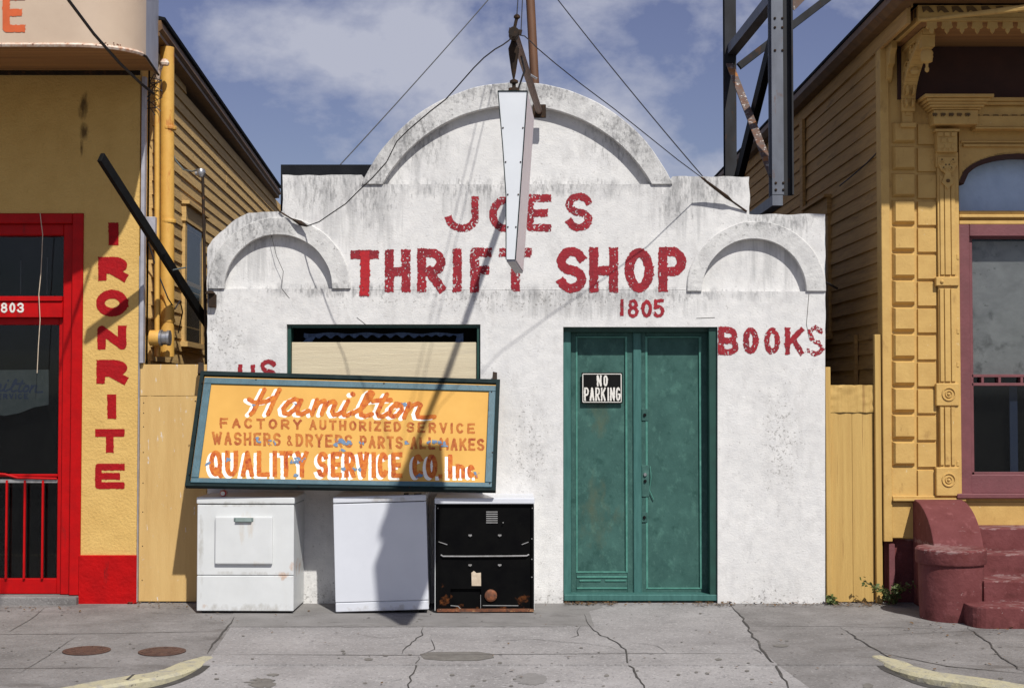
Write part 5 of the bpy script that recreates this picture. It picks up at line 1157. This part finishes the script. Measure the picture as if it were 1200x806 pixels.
# window
wi = thing('window', None, None); wi.parent = ho
mb = MB(); mb.pbox(WX0 + .3, WX1 - .3, 176, 258, .16, .175, .16); mb.build('arched_pane', M['bluepane'], wi)
mb = MB()
for (xa, ya), (xb, yb) in zip(arcp[:-1], arcp[1:]): mb.bar(U(xa, ya + 2.5, .05), U(xb, yb + 2.5, .05), .10, .05)
mb.build('arch_reveal', M['recess'], wi)
mb = MB(); mb.pbox(WX0 + .3, WX1 - .3, 247, 251, .03, .2); mb.pbox(WX0 + .3, WX1 - .3, 251.2, 255, .0, .2); mb.pbox(WX0 + .3, WX1 - .3, 255.2, 258.5, .04, .2); mb.pbox(WX0 + .3, WX1 - .3, 258.7, 263, .015, .2); mb.build('transom_bar', M['house'], wi, bevel=.004)
mb = MB()
for x0, x1, y0, y1, p in ((WX0 + .3, 1136, 263.3, 581, -.005), (1249, WX1 - .3, 263.3, 581, -.005), (1136.1, 1248.9, 263.3, 277, .002), (1136.1, 1248.9, 556, 578, .002)): mb.pbox(x0, x1, y0, y1, p, .20)
mb.build('window_frame', M['maroon'], wi, bevel=.006)
mb = MB(); mb.pbox(1122, 1264, 578.3, 584, -.07, .15); mb.build('sill', M['maroon'], wi, bevel=.006)
mb = MB()
for x0, x1, y0, y1 in ((1136.2, 1139, 277, 556), (1246, 1248.8, 277, 556), (1139, 1246, 277, 279.5), (1139, 1246, 553, 556), (1139, 1246, 438.5, 442), (1139, 1246, 448.5, 452), (1150, 1153, 442, 448.5), (1170, 1173, 442, 448.5), (1196, 1199, 442, 448.5), (1220, 1223, 442, 448.5)): mb.pbox(x0, x1, y0 + .05, y1 - .05, .045, .12)
mb.build('sash', M['maroon'], wi, bevel=.002)
mb = MB(); mb.pbox(1136.5, 1248.5, 277.3, 555.7, .095, .10); mb.build('pane', M['glass'], wi)
mb = MB(); mb.pbox(1130, 1256, 265, 575, .225, .235, .225); mb.build('dark_opening', M['dark'], wi)
mb = MB(); P = []
for k in range(61):
    x = 1137 + 111 * k / 60; P.append((U(x, 283, .165 + .0006 * math.sin(k * .5)), U(x, 441, .166 + .001 * math.sin(k * .3 + .4))))
for a, b in zip(P[:-1], P[1:]): mb.face([a[0], a[1], b[1], b[0]])
mb.build('blind', M['blind'], wi)
mb = MB(); mb.pbox(1184, 1192, 452, 553, .15, .16); mb.build('inner_post', M['shield_blue'], wi)
for y in (298, 385, 424, 540): 
    mb = MB(); mb.pbox(1121.5, 1124.2, y, y + 6, -.05, .02); mb.build('hinge', M['house'], wi, bevel=.002)
# hood over the entrance, its carved brackets and lace trims
hd = thing('entrance_hood', None, None); hd.parent = ho
HX = 3.155; YP = -.84
zl = lambda py: U(1100, py, YP).z
mb = MB(); mb.box(HX, 8.4, YP, YP + .03, zl(25), zl(20.5)); mb.box(HX, 8.4, YP + .004, YP + .03, zl(20.3), zl(6)); mb.box(HX, HX + .03, YP + .031, -.001, zl(20.3), zl(6)); mb.box(HX - .004, HX + .034, YP + .031, -.001, zl(25), zl(20.5)); mb.build('hood_board', M['house'], hd, bevel=.003)
mb = MB()
for k in range(44):
    x = HX + .03 + .115 * k
    mb.prism([(x, YP - .004, zl(8)), (x + .05, YP - .004, zl(7.5)), (x + .07, YP - .004, zl(10)), (x + .095, YP - .004, zl(14.5)), (x + .06, YP - .004, zl(15)), (x + .035, YP - .004, zl(12)), (x + .01, YP - .004, zl(15))], (0, .006, 0))
for k in range(9):
    y = YP + .05 + .09 * k
    mb.box(HX - .006, HX - .001, y, y + .035, zl(18.5), zl(8))
mb.build('pierced_trim', M['cutout_shade'], hd)
mb = MB()
for k in range(40):
    x = HX + .11 + .118 * k; c = lambda dx, py: (x + dx, YP + .012, zl(py))
    mb.prism([c(-.038, 25.1), c(.038, 25.1), c(.038, 29), c(.045, 32), (x + .03, YP + .012, zl(33.5)), c(.018, 33), c(.016, 36), c(0, 39.5), c(-.016, 36), c(-.018, 33), (x - .03, YP + .012, zl(33.5)), c(-.045, 32), c(-.038, 29)], (0, .014, 0))
mb.build('lace_trim', M['house'], hd)
mb = MB(); mb.box(HX + .035, 8.4, YP + .031, -.001, zl(25), zl(23)); mb.build('hood_ceiling', M['soffit_boards'], hd)
mb = MB(); mb.box(HX + .06, 8.4, -.02, -.001, hz(117), hz(48)); mb.build('dark_recess', M['recess'], hd)
def bracket(x0, x1):
    br = thing('bracket', None, None); br.parent = hd
    zt0 = zl(25) - .002; zb0 = hz(137); dz = zt0 - zb0
    def C(t):   # outer scroll line in (y, z)
        return (-.05 - .60 * (t ** 1.9), zb0 + dz * (.06 + .86 * t ** .75))
    prof = [(-.001, zb0), (-.055, zb0)] + [C(k / 16) for k in range(17)] + [(-.66, zt0 - .01), (-.66, zt0), (-.001, zt0)]
    xm = (x0 + x1) / 2
    mb = MB(); mb.prism([(xm - .018, y, z) for y, z in prof], (.036, 0, 0)); mb.build('web', M['house'], br)
    mb = MB()
    for k in range(16):
        a, b = C(k / 16), C((k + 1) / 16); mb.bar((xm, a[0], a[1]), (xm, b[0], b[1]), x1 - x0, .045)
    mb.build('outer_rib', M['house'], br, bevel=.004)
    mb = MB(); mb.box(x0 + .01, x1 - .01, -.045, -.0015, zb0 - .06, zt0 - .001); mb.box(x0 + .01, x1 - .01, -.66, -.046, zt0 - .05, zt0 - .0015); mb.box(x0 - .01, x1 + .01, -.07, -.0015, zb0 - .10, zb0 - .061); mb.build('back_board', M['house'], br, bevel=.005)
    mb = MB()
    for cy, cz, r0 in ((-.13, zb0 + dz * .62, .085), (-.10, zb0 + dz * .34, .06), (-.30, zb0 + dz * .82, .075), (-.085, zb0 + dz * .16, .04), (-.46, zb0 + dz * .90, .04)):
        for xs_ in (xm - .026, xm + .026):
            mb.tube([(xs_, cy + r0 * (1 - t / 12) * math.cos(t), cz + r0 * (1 - t / 12) * math.sin(t)) for t in [k * .42 for k in range(24)]], .011, 5)
    mb.build('scrollwork', M['house'], br)
    mb = MB()
    for cy, cz, r0 in ((-.13, zb0 + dz * .62, .04), (-.10, zb0 + dz * .34, .028), (-.30, zb0 + dz * .82, .035)):
        mb.lathe((xm - .021, cy, cz), [(r0, -.001), (r0 * .9, .001)], 12, 'X'); mb.lathe((xm + .021, cy, cz), [(r0, -.001), (r0 * .9, .001)], 12, 'X')
    mb.build('pierced_hole', M['cutout_shade'], br)
    p = Vector((xm, C(.55)[0] - .02, C(.55)[1] - .03)); mb = MB(); mb.lathe(p, [(.004, -.038), (.028, -.03), (.04, -.002), (.03, .026), (.006, .036)], 14); mb.build('ball', M['house'], br, smooth=True)
    p = Vector((xm, -.60, zt0)); mb = MB()
    mb.box(p.x - .05, p.x + .05, p.y - .05, p.y + .05, p.z - .15, p.z - .052)
    mb.lathe(p, [(.004, -.345), (.016, -.335), (.018, -.315), (.010, -.30), (.012, -.275), (.042, -.262), (.046, -.235), (.050, -.225), (.046, -.21), (.050, -.195), (.044, -.18), (.035, -.165), (.05, -.151)], 16); mb.build('pendant', M['house'], br, smooth=True)
    return br
bracket(3.235, 3.345)
# a second small corbel between wall corner and bracket
mb = MB(); x = XH + .02; zt0 = zl(20); mb.prism([(x, -.0, zt0 - .02), (x, -.20, zt0 - .02), (x, -.20, zt0 - .09), (x, -.15, zt0 - .13), (x, -.13, zt0 - .2), (x, -.07, zt0 - .22), (x, -.05, zt0 - .30), (x, 0, zt0 - .34)], (.05, 0, 0)); mb.build('corbel', M['house'], hd, bevel=.004)
# roof edge over everything
ex = 2.95
za = 1.75 + 458 * 0 + (458 - 0) / (1042 - 600) * ex
mb = MB(); zr = 4.84
V = [[mb.bm.verts.new((ex + a, y, zr + b)) for a, b in ((0, 0), (-.012, -.07), (.04, -.115), (.13, -.12), (.16, -.05), (.16, 0))] for y in (-1.22, 3, 7, 10.3)]
for i in range(3):
    for k in range(5): mb.bm.faces.new((V[i][k], V[i + 1][k], V[i + 1][k + 1], V[i][k + 1]))
mb.bm.faces.new(V[0]); mb.build('gutter', M['gutter'], ho)
mb = MB(); mb.box(ex + .15, XH + .02, -.84, 10.2, 4.73, 4.76); mb.box(XH - .03, XH + .0, -.84, 10.2, 4.60, 4.728); mb.build('eave_soffit', M['siding_r'], ho)
mb = MB(); mb.hexa([(ex - .01, -1.24, 4.845), (8.5, -1.24, 4.845), (8.5, 10.3, 4.845), (ex - .01, 10.3, 4.845)], [(ex - .01, -1.24, 4.87), (8.5, -1.24, 6.6), (8.5, 10.3, 6.6), (ex - .01, 10.3, 4.87)]); mb.build('roof', M['tar'], ho)
mb = MB(); mb.box(ex + .16, 8.4, -1.2, -.845, 4.755, 4.84); mb.build('front_soffit', M['gutter'], ho)
# side window of the house, downpipe strip
def rp2(y): return (XH, y)
sidewin(ho, rp2, 1.92, 2.95, 2.3, 3.46, -1, M['siding_r'], M['bluepane'])
mb = MB(); mb.box(XH - .05, XH - .018, 3.05, 3.2, .3, 4.6); mb.build('batten', M['siding_r'], ho)
mb = MB(); mb.box(XH - .045, XH - .018, .85, .90, .6, 2.25); mb.build('batten', M['siding_r'], ho)
wire('loose_wire', [U(1034, 172, .05), U(1026, 181, .2), U(1015, 192, .45), U(1000, 205, .8), U(984, 218, 1.4)], .006, 'thin wire strung along the clapboard side of the ochre house')
wire('loose_wire', [U(967, 331, .05), U(972, 333, .4), U(981, 338, .9)], .010, 'short cable from the right edge of the white shop to the ochre house')
a, b = U(1078, 24, -1.0), U(1206, 9, -1.1)
mb = MB(); mb.tube([a, b], [.010, .028], 8); tag(mb.build('loose_pole', M['house']), 'pale tapering pole lying across the carved trim of the house hood', 'pole')

# steps, curved cheek and round pedestal
sp = thing('porch_steps', 'maroon painted entrance steps beside the round pedestal of the ochre house', 'steps', U(1200, 705, -.6))
def stepz(py, y): return U(1180, py, y).z
x0 = U(1147, 700, -.75).x
def tread(xl, yf, zt0, yb, rad=.0, name='step'):
    mb = MB(); pts = [(xl, yb)]
    if rad: pts += [(xl + rad - rad * math.cos(R(a)), yf + rad - rad * math.sin(R(a))) for a in range(0, 91, 15)]
    else: pts += [(xl, yf)]
    pts += [(6.5, yf), (6.5, yb)]
    mb.prism([(x, y, -.12) for x, y in pts], (0, 0, zt0 + .12)); mb.build(name, M['maroon_step'], sp, bevel=.012, seg=2)
tread(U(1140, 720, -1.16).x, -1.17, .145, -.86, .13)
tread(x0, -.87, .30, -.575)
tread(x0, -.58, .47, -.285)
tread(x0 + .02, -.29, .645, -.002)
ck = MB(); n = 14
xc0, xc1 = U(1078, 600, -.25).x, U(1150, 640, -.5).x
prof = [(-.004, 0.0)] + [(-.004 - .60 * math.sin(R(90 * k / n)), .40 + .46 * math.cos(R(88 * k / n)) ) for k in range(n + 1)] + [(-.604, 0.0)]
zz = [(y, max(z, -.1)) for y, z in prof]
ck.prism([(xc0 + .01, y, z) for y, z in zz], (xc1 - xc0 - .02, 0, 0)); ck.build('curved_cheek', M['maroon_step'], sp, bevel=.01, seg=2)
pd = thing('pedestal', None, None); pd.parent = sp
cxp = U(1115.5, 700, -.72).x
mb = MB(); mb.lathe((cxp, -.70, 0), [(.236, -.1), (.236, 0), (.242, .10), (.246, .40), (.246, .42)], 40); mb.build('drum', M['maroon_step'], pd, smooth=True)
mb = MB(); mb.lathe((cxp, -.70, .4205), [(.262, 0), (.268, .012), (.268, .105), (.255, .118)], 40); mb.build('cap', M['maroon_step'], pd, smooth=True)
# yellow boarded gate in the right gap
gt = thing('boarded_gate', 'tall yellow wooden boarding closing the gap right of the white shop', 'gate', U(1005, 706, .03))
gx0, gx1 = U(967.5, 500, 0).x, XH - .03
zt1, zj1 = U(1000, 451, .04).z, U(1000, 483, .04).z
xs_ = [gx0 + .05 + (gx1 - .06 - gx0 - .05) * t for t in (0, .5, 1.0)]
for a, b in zip(xs_[:-1], xs_[1:]):
    mb = MB(); mb.box(a + .001, b - .001, .045 + .002 * (a > xs_[0]), .065, .006, zj1 - .004); mb.build('board', M['gate'], gt, bevel=.002)
mb = MB(); nseg = 20   # crumpled covering strip across the top
for k in range(nseg):
    pass
g = [[(xs_[0] - .01 + (xs_[-1] - xs_[0] + .02) * i / 16, .036 + .012 * mnoise.noise((i * .35, j * 1.4, 0)) , zj1 + (zt1 - zj1) * j / 10 + (.006 * mnoise.noise((i * .5, 3, 1)) if j in (0, 10) else 0)) for i in range(17)] for j in range(11)]
vv = [[mb.bm.verts.new(p) for p in r] for r in g]
for j in range(10):
    for i in range(16): mb.bm.faces.new((vv[j][i], vv[j][i + 1], vv[j + 1][i + 1], vv[j + 1][i]))
mb.build('top_covering', M['gate'], gt, smooth=True)
mb = MB(); mb.box(gx0 + .004, gx0 + .046, .01, .06, .0, U(970, 430, .03).z); mb.build('post', M['gate'], gt, bevel=.003)
mb = MB(); mb.box(gx1 - .055, gx1 - .004, .0, .06, .0, U(1035, 392, .03).z); mb.build('post', M['gate'], gt, bevel=.003)
mb = MB(); mb.box(gx0 + .0, gx1, .30, .32, .0, 1.72); tag(mb.build('backing_boards', M['dark'], gt))

# ================================================================== steel sign frame behind the parapet
sf = thing('steel_frame', 'tall grey riveted steel frame rising behind the right shoulder of the white shop', 'steel frame', U(917, 228, .45))
zb0 = U(917, 228, .45).z
def post(px0, px1, y, z0, z1, dep, m='frame_steel', inner=0):
    a, b = U(px0, 200, y).x, U(px1, 200, y).x
    mb = MB(); mb.box(a, b, y, y + .016, z0, z1); mb.box(a, b, y + dep - .016, y + dep, z0, z1); mb.box((a + b) / 2 - .008, (a + b) / 2 + .008, y + .0162, y + dep - .0162, z0, z1)
    mb.box(b - .012, b, y + .0162, y + .10, z0, z1)
    return mb.build('post', M[m], sf), a, b
_, fa, fb = post(905, 918.5, .45, zb0, 7.4, .17)
mb = MB(); q = U(928.5, 200, .52); mb.box(fb + .001, q.x, .52, .532, zb0, 7.4); mb.box(q.x - .014, q.x, .45, .519, zb0, 7.4); mb.build('web_plate', M['frame_dark'], sf); fb = q.x
_, ra, rb = post(850, 863.5, 2.6, 3.095, 7.4, .12, 'frame_dark')
def rear(px, py): return U(px, py, 2.66)
mb = MB(); q0, q1 = rear(857, 60), Vector((fa + .07, .6, 0)); q1.z = q0.z; mb.bar(q0, q1, .10, .10); mb.build('strut', M['frame_steel'], sf)
mb = MB(); b0 = Vector(((fa + fb) / 2 + .02, .56, U(905, -8, .5).z)); b1 = Vector((rb - .02, 2.55, rear(868, 215).z)); mb.bar(b0, b1, .02, .14); mb.bar(b0 + Vector((.04, 0, .03)), b1 + Vector((.04, 0, .03)), .08, .016); mb.build('brace', M['black'], sf)
mb = MB(); b0 = Vector((fa + .03, .58, U(905, 206, .5).z)); b1 = Vector((ra + .04, 2.55, rear(852, 78).z)); mb.bar(b0, b1, .07, .012); mb.bar(b0 + Vector((.033, 0, -.03)), b1 + Vector((.033, 0, -.03)), .012, .06); mb.build('brace', M['frame_rust'], sf)
mb = MB(); b0 = rear(866, 78); b1 = U(985, -13, 2.66); mb.bar(b0, b1, .07, .07); mb.build('brace', M['frame_dark'], sf)
mb = MB(); b0 = U(926, 8, .56); b1 = U(960, -26, .56); mb.bar(b0, b1, .10, .012, (0, 1, 0)); mb.build('gusset', M['frame_rust'], sf)
mb = MB(); mb.bar(Vector((fa + .045, .45, zb0 - .05)), Vector((fa + .045, 2.7, zb0 - .05)), .09, .09); mb.build('base_beam', M['frame_steel'], sf)
mb = MB()
for z in (zb0 + .04, zb0 + .10, 4.9, 4.98, 4.7): 
    for x in (fa + .03, fa + .095): mb.lathe((x, .449, z), [(.012, .002), (.011, -.006), (.005, -.010)], 8, 'Y')
mb.build('rivet', M['iron'], sf)

# ================================================================== weeds and litter
def weed(name, base, n, h, spread, label, seed, lean=(0, 0)):
    rng = random.Random(seed); w = thing(name, label, 'weed', base); sm = MB(); lm = MB()
    for k in range(n):
        a = rng.uniform(0, 6.28); pts = [Vector(base)]; d = Vector((math.cos(a) * spread + lean[0], -abs(math.sin(a)) * spread * .5 - .05 + lean[1], h * rng.uniform(.6, 1)))
        for q in range(1, 6): t = q / 5; pts.append(Vector(base) + Vector((d.x * t ** 1.3, d.y * t, d.z * (t - .35 * t * t))) + Vector((rng.gauss(0, .008), rng.gauss(0, .006), 0)))
        sm.tube(pts, [.004, .0038, .0034, .003, .0026, .002], 5)
        for q in range(1, 6):
            for _ in range(4):
                p = pts[q] + Vector((rng.gauss(0, .01), rng.gauss(0, .006), rng.gauss(0, .012))); v = Vector((rng.gauss(0, 1), rng.gauss(-.4, .7), rng.gauss(.2, .7))).normalized(); s = v.cross(Vector((rng.gauss(0, 1), rng.gauss(0, 1), 1))).normalized(); ln = rng.uniform(.022, .05); wd = ln * .36
                lm.face([p, p + v * ln * .5 + s * wd, p + v * ln + Vector((0, 0, -.006)), p + v * ln * .5 - s * wd])
    sm.build('stem', M['stem'], w); lm.build('foliage', M['leaf'], w)
g = G(1040, 704); weed('weed', (g.x, -.06, .0), 7, .30, .14, 'scraggly green weed growing between the yellow boarding and the maroon base', 3)
g = G(1034, 702); weed('weed', (g.x, -.03, .0), 3, .30, .02, 'thin trailing weed arching to the left across the foot of the yellow boarding', 8, lean=(-.22, 0))
g = G(964, 700); weed('weed', (g.x, -.02, .0), 3, .10, .03, 'tiny weed at the right foot of the white shop wall', 5)
rng = random.Random(9); mb = MB()
for (x0, x1, y0, y1, n) in ((662, 724, 704.5, 708, 190), (812, 862, 704.5, 709, 130), (150, 230, 705, 712, 60), (730, 810, 705, 708, 40), (870, 970, 705, 709, 90), (975, 1040, 705, 710, 90), (240, 640, 702, 731, 40), (0, 95, 710, 716, 30), (250, 1190, 740, 800, 46), (1060, 1190, 728, 745, 40)):
    for _ in range(n):
        p = G(rng.uniform(x0, x1), y0 + (y1 - y0) * rng.random() ** 1.5, .008 + rng.uniform(0, .010)); a = rng.uniform(0, 6.28); r = rng.uniform(.006, .019)
        u = Vector((math.cos(a), math.sin(a), rng.uniform(-.3, .4))) * r; v = Vector((-math.sin(a), math.cos(a), rng.uniform(-.3, .3))) * r * .6
        mb.face([p - u, p + v, p + u, p - v])
gm = MB()
for k in range(95):
    x, y = rng.uniform(0, 1200), 712 + 92 * rng.random() ** .8; r = rng.uniform(.8, 2.6) * (.6 + (y - 700) / 160)
    gm.face([G(a, b, .0026 + .00002 * k) for a, b in ell(x, y, r, r * .36, 9, rag=.5)])
tag(gm.build('gum_spots', M['patch']), kind='structure')
tag(mb.build('leaf_litter', M['litter']), 'scattered dry leaf litter along the foot of the buildings', 'litter', kind='stuff')
